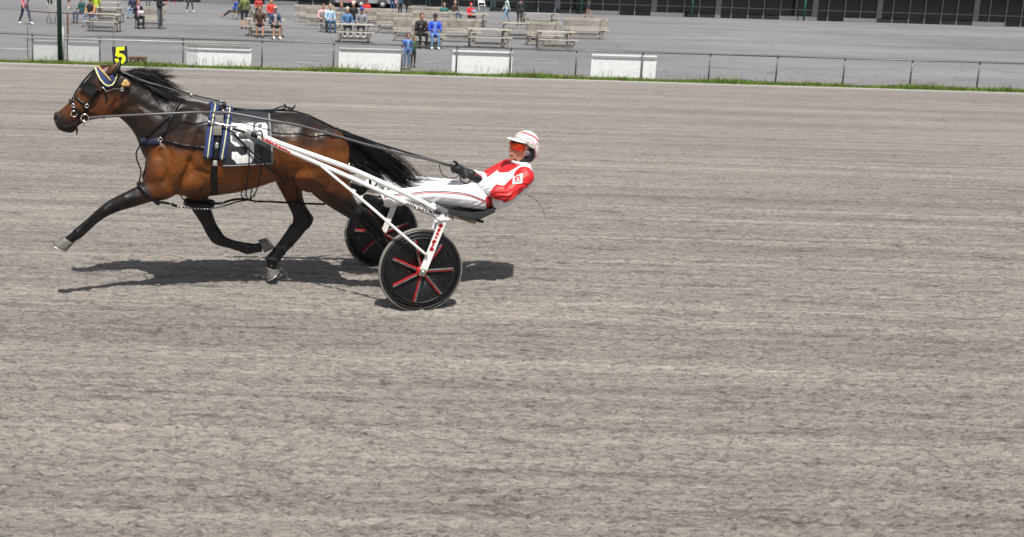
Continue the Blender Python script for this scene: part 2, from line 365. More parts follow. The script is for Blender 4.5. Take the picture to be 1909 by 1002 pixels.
for a, c in zip(xs[:-1], xs[1:]):
    b = MB(); b.tube([(a, YF - .035, 0.80), (c, YF - .035, 0.80)], 0.019, 8); fbuild(b, 'top_rail', M_GALV, fence)
b = MB(); b.tube([(fx(50), YF - .05, 0.705), (fx(470), YF - .05, 0.705)], 0.02, 8); fbuild(b, 'pale_rail', M_PALE, fence)
def link_mesh(x0, x1, z0, z1, y, pitch=0.075, r=0.0030):
    b = MB(); hgt = z1 - z0; W = x1 - x0; n = int((W + hgt) / pitch)
    for s in (0, 1):
        for i in range(n + 1):
            t = i * pitch; xa, za = (t, 0) if t <= W else (W, t - W); k = min(xa, hgt - za); xb, zb = xa - k, za + k
            if k < 0.01: continue
            if s: xa, xb = W - xa, W - xb
            b.tube([(x0 + xa, y, z0 + za), (x0 + xb, y + .002 * s, z0 + zb)], r, 3)
    return b
b = link_mesh(fx(52), fx(368), 0.03, 0.77, YF - .02); o = fbuild(b, 'chain_link_mesh', M_WIRE, fence, smooth=False)
tf = thing('tall_fence_frame', 'taller thin wire fence frame behind the green pole', 'fence frame', (fx(125), YF + .12, 0))
TO = Vector((fx(125), YF + .12, 0)); y = YF + .12
for p, h_, m_, r_ in ((50, 1.44, M_GALV, .012), (210, 1.40, M_GALV, .012), (125, 1.42, M_RUST, .026)):
    b = MB(); b.tube([(fx(p), y, 0), (fx(p), y, h_)], r_, 8); fbuild(b, 'post', m_, tf, TO, label='rusty brown steel post' if m_ is M_RUST else None)
b = MB(); b.tube([(fx(50), y, 1.44), (fx(125), y, 1.42), (fx(212), y, 1.40)], 0.014, 8); fbuild(b, 'top_rail', M_RUST, tf, TO)
b = link_mesh(fx(50), fx(210), 0.82, 1.41, y, 0.10, 0.0011); fbuild(b, 'wire_mesh', M_GALV, tf, TO, smooth=False)
panels = [(61, 114, .63, 'narrow white board behind chain link at the left end of the fence'), (127, 187, .63, 'white board behind chain link right of the rusty post'),
          (347, 468, .64, 'white board behind the fence right of the small rusty box'), (631, 748, .66, 'white board left of the person in the blue hoodie at the fence'),
          (842, 954, .69, 'white board behind fence posts at both its ends, below the picnic tables'), (1101, 1222, .70, 'white board at the right edge of the photo, cut by the frame')]
for a, c, h_, lb in panels:
    x0, x1 = fx(a), fx(c); Yp = YF + 0.07 if a > 130 else YF + .03; w = thing('white_board', lb, 'board', ((x0 + x1) / 2, Yp, 0), 0, 'white boards along the fence'); hw = (x1 - x0) / 2
    b = MB(); b.box((-hw + .035, 0, 0.03), (hw - .035, .02, h_ - .03)); b.build('board', M_WHITE, w, False)
    for q in ((-hw, hw - .035, 0), (hw - .035, hw, 1)):
        b = MB(); x_ = (-hw, -hw + .035) if q[2] == 0 else (hw - .035, hw); b.box((x_[0], -.012, .02), (x_[1], .03, h_ - .035)); b.build('side_trim', M_WTRIM, w, False)
    b = MB(); b.box((-hw, -.014, h_ - .035), (hw, .035, h_ + .012)); b.build('top_trim', M_WTRIM, w, False)
# green pole, conduit
g = thing('lamp_pole', 'tall dark green steel pole standing at the fence', 'pole', (fx(114), YF - .12, 0))
M_GREEN = mat('dark_green_paint', (0.012, 0.055, 0.042), 0.45, 0.1, var=0.2)
b = MB(); b.tube([(0, 0, 0), (-.02, 0, 3), (-.03, 0, 7.5)], [.068, .062, .05], 16); b.build('pole', M_GREEN, g)
b = MB(); b.box((-.13, -.11, 0), (.13, .11, .02)); b.build('base_plate', M_RUST, g, False)
b = MB(); b.tube([(0.085, 0.03, 0), (.08, .03, 1.05)], 0.022, 8); b.ball((.08, .03, 1.06), .03, 8, 5); b.build('conduit', M_PALE, g)
# small rusty box
x0, x1 = fx(243), fx(275); rb = thing('rusty_box', 'small rusty brown slatted box in the grass by the fence', 'box', ((x0 + x1) / 2, YF - .22, 0))
hw = (x1 - x0) / 2; b = MB(); b.box((-hw + .03, -.1, .02), (hw - .03, .1, .19)); b.build('body', M_RUST, rb, False)
for z in (.1, .185, .235):
    b = MB(); b.box((-hw, -.125, z), (hw, .125, z + .035)); b.build('slat', mat('rusty_slat', (.13, .075, .05), .9, var=.5, vscale=15), rb, False)
for x in (-.12, .1):
    b = MB(); b.ball((x, -.13, .15), (.03, .02, .022), 8, 5); b.build('bolt', M_PALE, rb)

# ================================================================== GRANDSTAND AND TRAILER
YB = 101.0
M_GLASS = mat('dark_glass', (0.012, 0.018, 0.02), 0.08, 0.0, var=0.3, vscale=0.4, spec=0.6)
M_MULL = mat('grey_mullion', (0.22, 0.235, 0.245), 0.5, 0.3)
M_DARK = mat('dark_interior', (0.012, 0.012, 0.014), 0.8)
M_TEAL = mat('teal_post', (0.03, 0.12, 0.105), 0.5)
bl = thing('grandstand', 'long grandstand with dark glazed ground floor behind the apron', 'building', (0, YB, 0))
b = MB(); b.box((-70, 6, 0), (110, 6.3, 5.5)); b.build('rear_wall', M_DARK, bl, False)
b = MB(); b.box((-70, -1.2, 3.2), (110, 8, 3.6)); b.build('roof_slab', M_MULL, bl, False)  # out of view; overhang added to keep the glazed front dark
b = MB(); b.box((-70, .2, .012), (110, 6, .03)); b.build('floor', M_DARK, bl, False)
rs = random.Random(3)
for i in range(0, 60):
    x = -70 + i * 3.0
    if x + 3 > 110: break
    if (i % 5) in (1, 4):
        b = MB(); b.box((x, .25, .02), (x + .5, .6, 3.2)); b.build('pillar', M_MULL, bl, False)
    b = MB(); b.box((x + .06, .3, .45 if i % 3 else .1), (x + 2.94, .33, 3.15)); b.build('pane', M_GLASS, bl, False)
    if i % 3:
        b = MB(); b.box((x + .06, .22, .02), (x + 2.94, .4, .40)); b.build('plinth', M_DARK if i % 2 else M_MULL, bl, False)
    for q in (0, 1.45):
        b = MB(); b.box((x + q - .03, .2, .02), (x + q + .06, .38, 3.2)); b.build('mullion', M_MULL, bl, False)
    b = MB(); b.box((x + .06, .24, .95), (x + 2.94, .36, 1.02)); b.build('glazing_bar', M_MULL, bl, False)
for p in (919, 1083, 800, 640, 1290, 1500):
    X = aty(p, 20, YB - .9).x; b = MB(); b.tube([(X, -.9, 0), (X, -.9, 3.2)], .09, 10); b.build('post', M_TEAL, bl)
# catering trailer
P0 = gnd(625, 14); P1 = gnd(742, 17); sc = scale_at(P0); TW = (P1 - P0).length
tr = thing('catering_trailer', 'silver catering trailer with red and white checker panels behind the benches', 'trailer', (P0.x, P0.y, 0), math.atan2(P1.y - P0.y, P1.x - P0.x))
M_SILV = mat('silver_body', (0.42, 0.43, 0.45), 0.35, 0.5, var=0.1, vscale=1)
b = MB(); b.box((0, 0, .45), (TW, 2.2, 2.7)); b.build('body', M_SILV, tr, False)
b = MB(); b.box((.3, -.04, .62), (1.5, -.005, 2.4)); b.build('pink_panel', cm((.55, .2, .22)), tr, False)
for q in (671, 699):
    xx = (gnd(q, 15) - P0).length; b = MB(); b.tube([(xx, -.12, .34), (xx, .12, .34)], .34, 20); w = b.build('wheel', cm((.02, .02, .02)), tr)
    b = MB(); b.tube([(xx, -.15, .34), (xx, -.11, .34)], .2, 16); b.build('rim', M_PALE, w)
    b = MB(); b.tube([(xx - .46, -.03, .42), (xx - .42, -.03, .62), (xx - .2, -.03, .83), (xx + .2, -.03, .83), (xx + .42, -.03, .62), (xx + .46, -.03, .42)], .05, 6); b.build('wheel_arch', cm((.03, .03, .035)), tr)
for q in (651, 714):
    xx = (gnd(q, 15) - P0).length
    b = MB(); b.box((xx, -.03, .5), (xx + .6, -.006, 1.25)); pn = b.build('checker_panel', M_WTRIM, tr, False)
    for i in range(4):
        for j in range(5):
            if (i + j) % 2 == 0:
                b = MB(); b.box((xx + i * .15, -.04, .5 + j * .15), (xx + i * .15 + .15, -.031, .65 + j * .15)); b.build('check', cm((.45, .02, .03)), pn, False)

# ================================================================== PICNIC TABLES AND BENCHES
M_WOOD = mat('weathered_wood', (0.34, 0.31, 0.275), 0.85, var=0.22, vscale=6, bump=0.4, bscale=30)
M_WOOD2 = mat('pale_wood', (0.43, 0.40, 0.35), 0.85, var=0.18, vscale=6, bump=0.4, bscale=30)
WV = [mat('weathered_plank_%d' % i, c, .88, var=.3, vscale=5, bump=.5, bscale=30) for i, c in enumerate([(.30, .27, .24), (.36, .325, .285), (.25, .225, .205), (.39, .35, .30)])]
pk = [0]
def plank(par, name, a, c, m=M_WOOD):
    pk[0] += 1
    if m is M_WOOD: m = WV[(pk[0] * 7 + pk[0] // 3) % 4]
    b = MB(); b.box(a, c); return b.build(name, m, par, False)
def bar(par, name, p, q, w, m=M_WOOD):
    b = MB(); b.tube([p, q], w, 4); return b.build(name, m, par, False)
def make_table():
    t = thing('picnic_table', 'x', 'picnic table')
    for k in range(5): plank(t, 'top_plank', (-.8, .38 + k * .145, .725), (.8, .38 + k * .145 + .135, .765), M_WOOD2)
    for y_ in (-.02, 1.18):
        for k in range(2): plank(t, 'seat_plank', (-.8, y_ + k * .135, .43), (.8, y_ + k * .135 + .125, .465), M_WOOD2)
    for x in (-.62, .62):
        plank(t, 'seat_arm', (x - .02, .0, .35), (x + .02, 1.42, .43)); plank(t, 'top_arm', (x - .021, .4, .66), (x + .021, 1.06, .725))
        for y_ in (.42, .96): plank(t, 'leg', (x - .06, y_, 0), (x - .023, y_ + .09, .66))
        for y_ in (.06, 1.26): plank(t, 'leg', (x + .023, y_, 0), (x + .06, y_ + .09, .43))
    plank(t, 'stretcher', (-.6, .12, .14), (.6, .15, .26)); return t
def make_bench():
    t = thing('slatted_bench', 'x', 'bench')
    for k in range(2): plank(t, 'seat_plank', (-.8, .0 + k * .15, .43), (.8, .0 + k * .15 + .14, .465), M_WOOD2)
    for k in range(4): plank(t, 'back_slat', (-.8, .42 + k * .035, .50 + k * .13), (.8, .445 + k * .035, .50 + k * .13 + .098))
    plank(t, 'top_plank', (-.8, .60, .98), (.8, .74, 1.01), M_WOOD2)
    for x in (-.62, .62):
        plank(t, 'seat_arm', (x - .02, .02, .34), (x + .02, .80, .43))
        plank(t, 'leg', (x - .06, .05, 0), (x - .023, .14, .43)); plank(t, 'leg', (x - .06, .66, 0), (x - .023, .75, .97))
        plank(t, 'back_arm', (x + .022, .47, .40), (x + .05, .56, .96))
    plank(t, 'stretcher', (-.6, .10, .12), (.6, .13, .25)); plank(t, 'stretcher', (-.6, .70, .12), (.6, .73, .25)); return t
T0 = make_table(); B0 = make_bench(); used = set()
def place(proto, x0, x1, fy, lb, rz=0.0):
    c = gnd((x0 + x1) / 2, fy); w = (x1 - x0) / scale_at(c); o = proto if proto.name not in used else copy_tree(proto); used.add(proto.name)
    o.location = (c.x, c.y, .012); o.rotation_euler = (0, 0, rz); o.scale = (w / 1.6 * (1 + .0), 1, 1)
    tag(o, lb, None, 'picnic tables on the apron' if proto is T0 else 'slatted benches on the apron'); return o
for a in [(153, 220, 61, 'weathered picnic table nearest the fence beside the green pole'), (174, 226, 43, 'picnic table right behind the one beside the green pole'),
          (176, 222, 29, 'rearmost picnic table of the cluster at upper left'), (455, 530, 70, 'picnic table with the woman in dark dress and the person in navy sweatshirt'),
          (462, 503, 34, 'small far picnic table behind the blonde person in red'), (626, 697, 82, 'picnic table where the man in denim shirt and man in blue cap sit'),
          (655, 726, 40, 'picnic table in front of the seated man in red near the trailer'), (858, 911, 51, 'picnic table in front of the white folding chair'),
          (873, 954, 92, 'picnic table just above the white board with two fence posts'), (975, 1043, 48, 'farthest picnic table right of the standing person in dark jacket'),
          (937, 1016, 75, 'picnic table directly below the walking person in light jeans'), (1003, 1077, 97, 'picnic table nearest the fence at far right')]:
    place(T0, *a)
for a in [(247, 307, 54, 'slatted bench with the reader in black jacket on it'), (548, 622, 43, 'leftmost slatted bench of the middle rows, empty'),
          (570, 628, 49, 'slatted bench just in front of the leftmost empty bench'), (595, 642, 62, 'bench carrying the pair in pink and light blue shirts'),
          (678, 741, 52, 'slatted bench behind the picnic table of the man in denim'), (702, 768, 64, 'empty slatted bench right of the picnic table of the man in denim'),
          (733, 793, 79, 'empty slatted bench just above the person in the blue hoodie'), (768, 832, 92, 'bench carrying the man in bright blue jacket'),
          (762, 832, 44, 'slatted bench left of the person in teal sweater'), (768, 850, 58, 'wide slatted bench in front of the person in teal sweater'),
          (815, 897, 80, 'slatted bench right of the man in bright blue jacket'), (982, 1049, 87, 'slatted bench between the two right hand picnic tables'),
          (1053, 1136, 74, 'rightmost slatted bench, at the edge of the photo')]:
    place(B0, *a)
# white folding chair
c = gnd(898, 22); ch = thing('folding_chair', 'white folding chair standing by the far picnic table', 'chair', (c.x, c.y, .012), 0.2)
Wm = cm((.72, .72, .70), .5)
for s in (-.3, .3):
    b = MB(); b.tube([(s, -.25, 0), (s, .12, .55), (s, .28, 1.0)], .025, 6); b.build('leg', Wm, ch); b = MB(); b.tube([(s * .9, .38, 0), (s * .9, -.2, .52)], .025, 6); b.build('leg', Wm, ch)
b = MB(); b.box((-.3, -.3, .5), (.3, .15, .55)); b.build('seat', Wm, ch, False); b = MB(); b.box((-.3, .2, .78), (.3, .26, 1.02)); b.build('backrest', Wm, ch, False)
# folded pale frame by the pole
c = gnd(103, 45); ch = thing('folded_chair', 'folded pale chair frame leaning behind the green pole', 'chair', (c.x, c.y, .012), 0.5)
for s in (-.2, .2):
    b = MB(); b.tube([(s, 0, 0), (s - .16, .12, 1.02)], .022, 6); b.build('leg', M_PALE, ch); b = MB(); b.tube([(s - .2, .1, .02), (s - .04, .06, .95)], .022, 6); b.build('leg', M_PALE, ch)
b = MB(); b.box((-.36, .03, .55), (.08, .07, .95)); b.build('seat', M_PALE, ch, False)
c = gnd(442, 37); ch = thing('camp_chair', 'dark camp chair with tan frame under the person in blue jacket', 'chair', (c.x, c.y, .012), 2.6)
for s in (-.24, .24):
    b = MB(); b.tube([(.24, s, 0), (-.26, s, .85)], .016, 6); b.build('leg', cm((.35, .28, .2)), ch); b = MB(); b.tube([(-.26, s, 0), (.24, s, .5)], .016, 6); b.build('leg', cm((.35, .28, .2)), ch)
b = MB(); b.box((-.2, -.24, .38), (.24, .24, .41)); b.build('seat', cm((.02, .02, .025)), ch, False); b = MB(); b.box((-.27, -.24, .42), (-.23, .24, .85)); b.build('backrest', cm((.02, .02, .025)), ch, False)

# ================================================================== SPECTATORS
SK = (.48, .26, .18)
def person(lb, px, py, pose, face, top, bot, shoe=(.05, .05, .05), hair=(.06, .035, .02), H=1.7, skin=SK, inner=None, cap=None, long=False, bare=False, group=None, arms=None, lean=0.0, sleeves=None, hold=None):
    s = H / 1.72; g = gnd(px, py); fa = R(face); fd = Vector((math.cos(fa), math.sin(fa), 0)); hip = Vector((0, 0, .90)); fw = 0.0
    J = {}
    if pose == 'sit':
        base = g - fd * .45 * s; hz = .53
        for sd in (-1, 1):
            spread = .10 + .03 * sd * (1 if arms == 'x' else 0)
            J[sd] = [Vector((0, .10 * sd, hz)), Vector((.43, .13 * sd, hz + .03)), Vector((.42 + .06 * (sd if arms == 'x' else 0), .13 * sd, .09)), Vector((.58, .14 * sd, .05))]
    elif pose == 'lounge':
        base = g; hz = .48
        for sd in (-1, 1): J[sd] = [Vector((0, .10 * sd, hz)), Vector((.42, .12 * sd, hz - .02)), Vector((.84, .12 * sd, .16)), Vector((.95, .12 * sd, .22))]
    else:
        base = g; hz = .90; st = .22 if pose == 'walk' else .0
        for sd in (-1, 1): J[sd] = [Vector((0, .10 * sd, hz)), Vector((st * .6 * sd + .03, .105 * sd, .49)), Vector((st * 1.5 * sd - .02, .11 * sd, .09)), Vector((st * 1.5 * sd + .14, .125 * sd, .04))]
    sh = Vector((lean, 0, hz + .50)); nk = sh + Vector((lean * .2 + .01, 0, .09)); hd = sh + Vector((lean * .3 + .04, 0, .235))
    root = thing('person', lb, 'person', (base.x, base.y, .012), fa, group or 'spectators on the apron')
    segs = []; b = MB()
    def cp(a, c, ra, rb, k): b.cap(a * s, c * s, ra * s, rb * s, 10); segs.append((np.array(a * s), np.array(c * s), ra * s, rb * s, k))
    for sd in (-1, 1):
        h_, k_, an, to = J[sd]
        cp(h_, k_, .092, .066, 1); cp(k_, an, .064 if not bare else .056, .045, 3 if bare else 1); cp(an, to, .05, .04, 2)
    cp(Vector((0, -.07, hz + .03)), Vector((0, .07, hz + .03)), .115, .115, 0 if pose != 'stand' else 1)
    cp(Vector((0, 0, hz + .1)), sh - Vector((0, 0, .1)), .135, .15, 0); cp(sh + Vector((0, -.1, -.06)), sh + Vector((0, .1, -.06)), .12, .12, 0)
    cp(sh + Vector((0, -.13, -.01)), sh + Vector((0, .13, -.01)), .075, .075, 0)
    if inner: cp(Vector((lean * .6 + .10, 0, hz + .12)), sh + Vector((.085, 0, -.03)), .07, .075, 5)
    cp(nk - Vector((0, 0, .05)), nk + Vector((.01, 0, .06)), .055, .055, 3)
    for sd in (-1, 1):
        S = sh + Vector((0, .19 * sd, -.02))
        if arms in ('phone', 'read'): E_ = S + Vector((.06, .04 * sd, -.27)); W_ = E_ + Vector((.22, -.10 * sd, .10 if arms == 'phone' else .02))
        elif pose in ('sit', 'lounge'): E_ = S + Vector((.06, .05 * sd, -.27)); W_ = E_ + Vector((.24, -.08 * sd, -.06))
        elif pose == 'walk': E_ = S + Vector((-.08 * sd, .05 * sd, -.28)); W_ = E_ + Vector((.02 - .1 * sd, .0, -.24))
        else: E_ = S + Vector((-.03, .06 * sd, -.28)); W_ = E_ + Vector((.07, -.02 * sd, -.24))
        cp(S, E_, .062, .05, 4); cp(E_, W_, .048, .036, 4); cp(W_, W_ + (W_ - E_).normalized() * .10, .036, .028, 3)
        if sd == 1: hand = W_ + (W_ - E_).normalized() * .1
    hc = hd * s
    b.ball(hc, (.098 * s, .078 * s, .125 * s), 12, 9); segs.append((np.array(hc), np.array(hc), .1 * s, .1 * s, 3))
    b.ball(hc + Vector((.10 * s, 0, -.02 * s)), (.022 * s, .016 * s, .028 * s), 8, 6)
    b.ball(hc + Vector((.06 * s, 0, -.085 * s)), (.04 * s, .045 * s, .04 * s), 8, 6)
    V, Fs = remesh(b, 0.021, 2)
    C_ = np.array([V[list(f)].mean(0) for f in Fs]); best = np.full(len(C_), 9e9); idx = np.zeros(len(C_), int)
    for a, c, ra, rb, k in segs:
        d = c - a; L2 = d @ d; t = np.clip(((C_ - a) @ d) / L2, 0, 1) if L2 > 1e-9 else np.zeros(len(C_))
        q = np.linalg.norm(C_ - (a + np.outer(t, d)), axis=1) / (ra + (rb - ra) * t)
        m_ = q < best; best[m_] = q[m_]; idx[m_] = k
    mats = [cm(top), cm(bot), cm(shoe, .6), cm(skin, .5, 'skin'), cm(sleeves or top), cm(inner or top)]
    mk('body', V, Fs, mats, root, True, mids=idx)
    hb = MB(); rr = (.112 * s, .092 * s, .118 * s)
    hb.ball(hc + Vector((-.018 * s, 0, .032 * s)), rr, 12, 8)
    keep = [f for f in hb.f if np.mean([(hb.v[i] - hc).x for i in f]) < .055 * s + .5 * np.mean([(hb.v[i] - hc).z for i in f]) and np.mean([(hb.v[i] - hc).z for i in f]) > (-.10 if long else -.05) * s]
    hb.f = keep; hb.m = [0] * len(keep)
    if long: hb.cap(hc + Vector((-.07, .0, -.02)) * s, hc + Vector((-.06, .0, -.30)) * s, .085 * s, .06 * s, 8)
    hb.build('hair', cm(hair, .6, 'hair'), root)
    if cap:
        cb = MB(); cb.ball(hc + Vector((-.005, 0, .06)) * s, (.118 * s, .10 * s, .085 * s), 12, 8); cb.ball(hc + Vector((.12, 0, .055)) * s, (.075 * s, .07 * s, .014 * s), 10, 6); cb.build('cap', cm(cap), root)
    if hold:
        hbx = MB(); q = hand * s; hbx.box((q.x - .02, -.13, q.z - .02), (q.x + .14, .10, q.z + .10)); hbx.build('paper' if hold[0] > .5 else 'phone', cm(hold), root, False)
    return root
BLK = (.015, .015, .017); NAVY = (.02, .03, .07); JEAN = (.06, .10, .19); LJEAN = (.22, .32, .45); WHT = (.7, .7, .7); TAN = (.35, .2, .13)
person('person in pink plaid jacket and dark jeans walking left of the green pole', 47, 46, 'walk', -40, (.55, .20, .23), (.03, .045, .085), WHT, inner=(.28, .36, .45))
person('person in black trousers at the top edge left of the green pole', 93, 16, 'stand', -90, BLK, BLK)
person('bare legged person in white shoes behind the green pole', 129, 17, 'walk', -100, (.25, .2, .2), (.12, .10, .09), WHT, bare=True)
person('person in teal vest and blue jeans seated right of the green pole', 140, 45, 'sit', -130, (.02, .09, .10), JEAN, (.10, .06, .04))
person('person in black vest over orange shirt with red cap at the table', 160, 52, 'sit', -110, BLK, LJEAN, (.14, .09, .06), cap=(.4, .04, .05), sleeves=(.55, .28, .12))
person('person in bright lime yellow jacket at the rear left tables', 182, 30, 'sit', 90, (.50, .62, .04), NAVY)
person('person in navy jacket and light jeans half hidden behind the reader', 243, 36, 'sit', -100, NAVY, LJEAN, NAVY)
person('person in black jacket and pink shirt reading white papers on a bench', 263, 55, 'sit', -60, BLK, BLK, BLK, hair=(.09, .03, .015), inner=(.5, .28, .45), arms='read', hold=(.8, .8, .8), long=True)
person('standing person in black jacket and grey jeans looking at hands', 297, 55, 'stand', -10, BLK, (.10, .11, .13), (.08, .08, .08), arms='phone')
person('person in grey trousers at top edge above the reader', 276, 12, 'stand', 90, (.12, .12, .13), (.10, .10, .11))
person('person with bright red shoes at the top edge', 318, 6, 'walk', 0, (.2, .2, .22), (.05, .05, .06), (.6, .06, .06))
person('person in dark trousers and white shoes walking alone in mid apron', 354, 23, 'walk', -60, NAVY, (.03, .03, .04), WHT)
person('person in blue jacket lounging in a camp chair with legs stretched out', 440, 36, 'lounge', -160, (.03, .07, .35), BLK, SK)
person('standing person in olive green jacket and dark shorts', 455, 55, 'stand', 100, (.13, .15, .05), (.025, .025, .03), (.06, .06, .06), bare=True)
person('woman with long brown hair in a dark patterned dress on the near bench', 484, 72, 'sit', -85, (.06, .03, .02), BLK, (.05, .05, .05), hair=(.13, .06, .025), bare=True, long=True, arms='x')
person('person in navy sweatshirt and black shorts with white shoes on near bench', 516, 75, 'sit', -75, (.035, .06, .12), BLK, WHT, bare=True, inner=(.4, .3, .3), hair=(.5, .36, .18), cap=(.5, .25, .22))
person('blonde person in red jacket at the far side of the table', 507, 46, 'sit', -80, (.65, .04, .03), NAVY, hair=(.5, .34, .13), long=True)
person('person with red cap behind the woman in dark dress', 481, 34, 'sit', -90, (.45, .04, .04), BLK, cap=(.6, .05, .05))
person('person in pink shirt with sunglasses on the bench', 604, 61, 'sit', -80, (.70, .38, .43), NAVY, NAVY, group='spectators on the apron')
person('person in light blue shirt and blue jeans on the bench', 620, 63, 'sit', -70, (.38, .55, .72), (.05, .11, .21), NAVY, hair=(.3, .25, .2))
person('woman with reddish hair in grey top beside the light blue shirt', 638, 57, 'sit', -80, (.06, .065, .075), NAVY, hair=(.28, .10, .04), long=True)
person('grey haired man in denim shirt seated at the picnic table', 648, 73, 'sit', -85, (.07, .17, .32), BLK, WHT, hair=(.45, .4, .36))
person('bearded man in dark jacket behind the man in denim shirt', 658, 53, 'sit', -90, BLK, BLK, hair=(.6, .58, .55))
person('man in grey plaid jacket and blue cap at the picnic table', 672, 73, 'sit', -95, (.22, .23, .26), BLK, WHT, cap=(.06, .08, .35))
person('man in bright red jacket seated below the trailer', 683, 42, 'sit', -90, (.75, .03, .03), (.3, .3, .3), cap=(.25, .04, .04))
person('person in orange top and blue jeans right of the trailer', 731, 20, 'stand', 90, (.7, .2, .04), (.03, .08, .22))
person('standing person in dark clothes with blue sleeve right of the trailer', 745, 31, 'stand', -60, (.05, .09, .16), BLK)
person('standing person all in black between the rear benches', 760, 31, 'stand', 70, BLK, BLK)
person('person in blue patterned hoodie and jeans leaning at the fence post', 757, 131.5, 'stand', -70, (.05, .13, .42), (.10, .17, .27), (.05, .05, .05), H=1.06, hair=(.12, .06, .03), inner=(.2, .32, .6))
person('small person in green top behind the one in the blue hoodie', 769, 127.5, 'stand', -60, (.015, .10, .045), (.03, .03, .03), H=0.92, hair=(.1, .05, .03), arms='phone')
person('person in teal green sweater seated on a rear bench', 828, 50, 'sit', -90, (.015, .13, .12), NAVY, hair=(.18, .14, .1))
person('bald man in dark sweater seated right of the teal sweater', 854, 42, 'sit', -60, (.05, .035, .03), JEAN, hair=(.45, .27, .2))
person('person in hooded red jacket holding up a phone at the far table', 882, 49, 'sit', -70, (.72, .02, .03), BLK, WHT, hair=(.6, .02, .03), arms='phone', hold=(.3, .5, .7))
person('woman in long black coat seated left of the bright blue jacket', 789, 92, 'sit', -80, BLK, BLK, BLK, hair=(.10, .05, .03), arms='phone')
person('man in bright blue jacket and dark cap reading on the bench', 811, 94, 'sit', -90, (.02, .08, .62), (.13, .26, .42), WHT, cap=(.02, .02, .03), arms='read', inner=(.15, .25, .6))
person('person in blue jeans at the top edge above the bald man', 867, 20, 'stand', 90, NAVY, (.04, .10, .2))
person('person in pale plaid shirt and light jeans walking left', 943, 42, 'walk', 185, (.48, .58, .58), (.20, .35, .50), (.3, .25, .2))
person('standing person in dark jacket with blue hem seen from behind', 968, 48, 'stand', 95, (.025, .03, .035), (.03, .03, .033), sleeves=(.03, .03, .035))
person('small person in dark top and tan shorts near the grandstand', 1096, 33, 'walk', -30, (.04, .04, .06), TAN, BLK, H=1.35, bare=True)

# ================================================================== HORSE
HB = L(440, 510, 0); HBASE = (HB.x, 0, 0)
horse = fthing('horse', 'bay racehorse with black legs, mane and tail trotting in harness', 'horse', HBASE)
def S(a, b_, w, y=0.0): return (L(a[0], a[1], y), L(b_[0], b_[1], y), w)
b = MB()
b.loft([S(p, q, w) for p, q, w in [((275, 252), (274, 318), .09), ((290, 226), (292, 346), .19), ((320, 202), (322, 361), .245), ((360, 189), (360, 367), .265), ((400, 198), (400, 364), .285), ((440, 205), (440, 358), .305),
    ((480, 209), (480, 348), .30), ((510, 211), (512, 338), .29), ((545, 210), (545, 336), .285), ((575, 217), (575, 345), .285), ((600, 229), (605, 350), .265), ((622, 241), (630, 350), .225), ((641, 268), (646, 335), .13)]], 28, 4, 2.1)
b.loft([S(p, q, w) for p, q, w in [((206, 124), (202, 214), .066), ((243, 137), (220, 219), .078), ((278, 156), (240, 236), .098), ((312, 176), (254, 257), .128), ((350, 187), (264, 284), .165), ((378, 195), (285, 322), .19)]], 24, 4, 2.1)
b.loft([S(p, q, w) for p, q, w in [((210, 122), (211, 208), .07), ((196, 121), (205, 216), .088), ((180, 128), (194, 220), .098), ((164, 146), (181, 222), .092), ((147, 168), (164, 226), .074), ((129, 190), (149, 233), .058), ((113, 205), (136, 243), .056), ((102, 213), (119, 246), .054), ((99, 221), (108, 242), .034)]], 22, 4, 2.3)
b.loft([S(p, q, w) for p, q, w in [((150, 226), (146, 234), .03), ((136, 232), (136, 248), .042), ((122, 236), (121, 247), .036)]], 12, 3)   # lower lip
def leg(st, y0, yl=None):
    r = []
    for i, t in enumerate(st):
        y = t[3] if len(t) > 3 else y0; r.append(S(t[0], t[1], t[2], y))
    return r
NF = [((296, 300), (345, 345), .10, .13), ((282, 322), (332, 360), .098, .14), ((266, 340), (311, 372), .084, .15), ((246, 352), (284, 376), .070, .16), ((224, 363), (254, 385), .060, .16), ((204, 373), (224, 394), .047, .16), ((188, 385), (204, 402), .048, .16), ((178, 393), (189, 411), .040, .16), ((162, 408), (174, 424), .031, .16), ((150, 418), (162, 435), .030, .16), ((139, 427), (152, 444), .037, .16), ((130, 436), (143, 449), .032, .16), ((117, 446), (135, 456), .035, .16)]
FFo = [((335, 320), (392, 330), .09, -.12), ((345, 355), (390, 356), .085, -.13), ((347, 370), (389, 366), .080, -.14), ((352, 384), (394, 388), .068, -.14), ((363, 400), (399, 404), .058, -.14), ((376, 420), (405, 419), .049, -.14), ((385, 438), (412, 430), .049, -.14), ((399, 455), (419, 440), .045, -.14), ((425, 463), (434, 447), .032, -.14), ((446, 470), (452, 451), .031, -.14), ((461, 475), (466, 453), .037, -.14), ((477, 472), (478, 454), .032, -.14), ((490, 471), (485, 450), .035, -.14)]
FHi = [((520, 275), (605, 285), .11, -.13), ((508, 320), (572, 322), .11, -.14), ((513, 338), (566, 341), .10, -.15), ((520, 352), (564, 360), .083, -.15), ((532, 374), (568, 378), .066, -.15), ((541, 392), (577, 394), .054, -.15), ((546, 406), (585, 407), .050, -.15), ((543, 420), (578, 424), .045, -.15), ((535, 431), (562, 437), .037, -.15), ((522, 450), (546, 456), .035, -.15), ((506, 470), (528, 474), .036, -.15), ((496, 482), (520, 486), .042, -.15), ((498, 492), (517, 495), .034, -.15), ((497, 500), (517, 502), .035, -.15)]
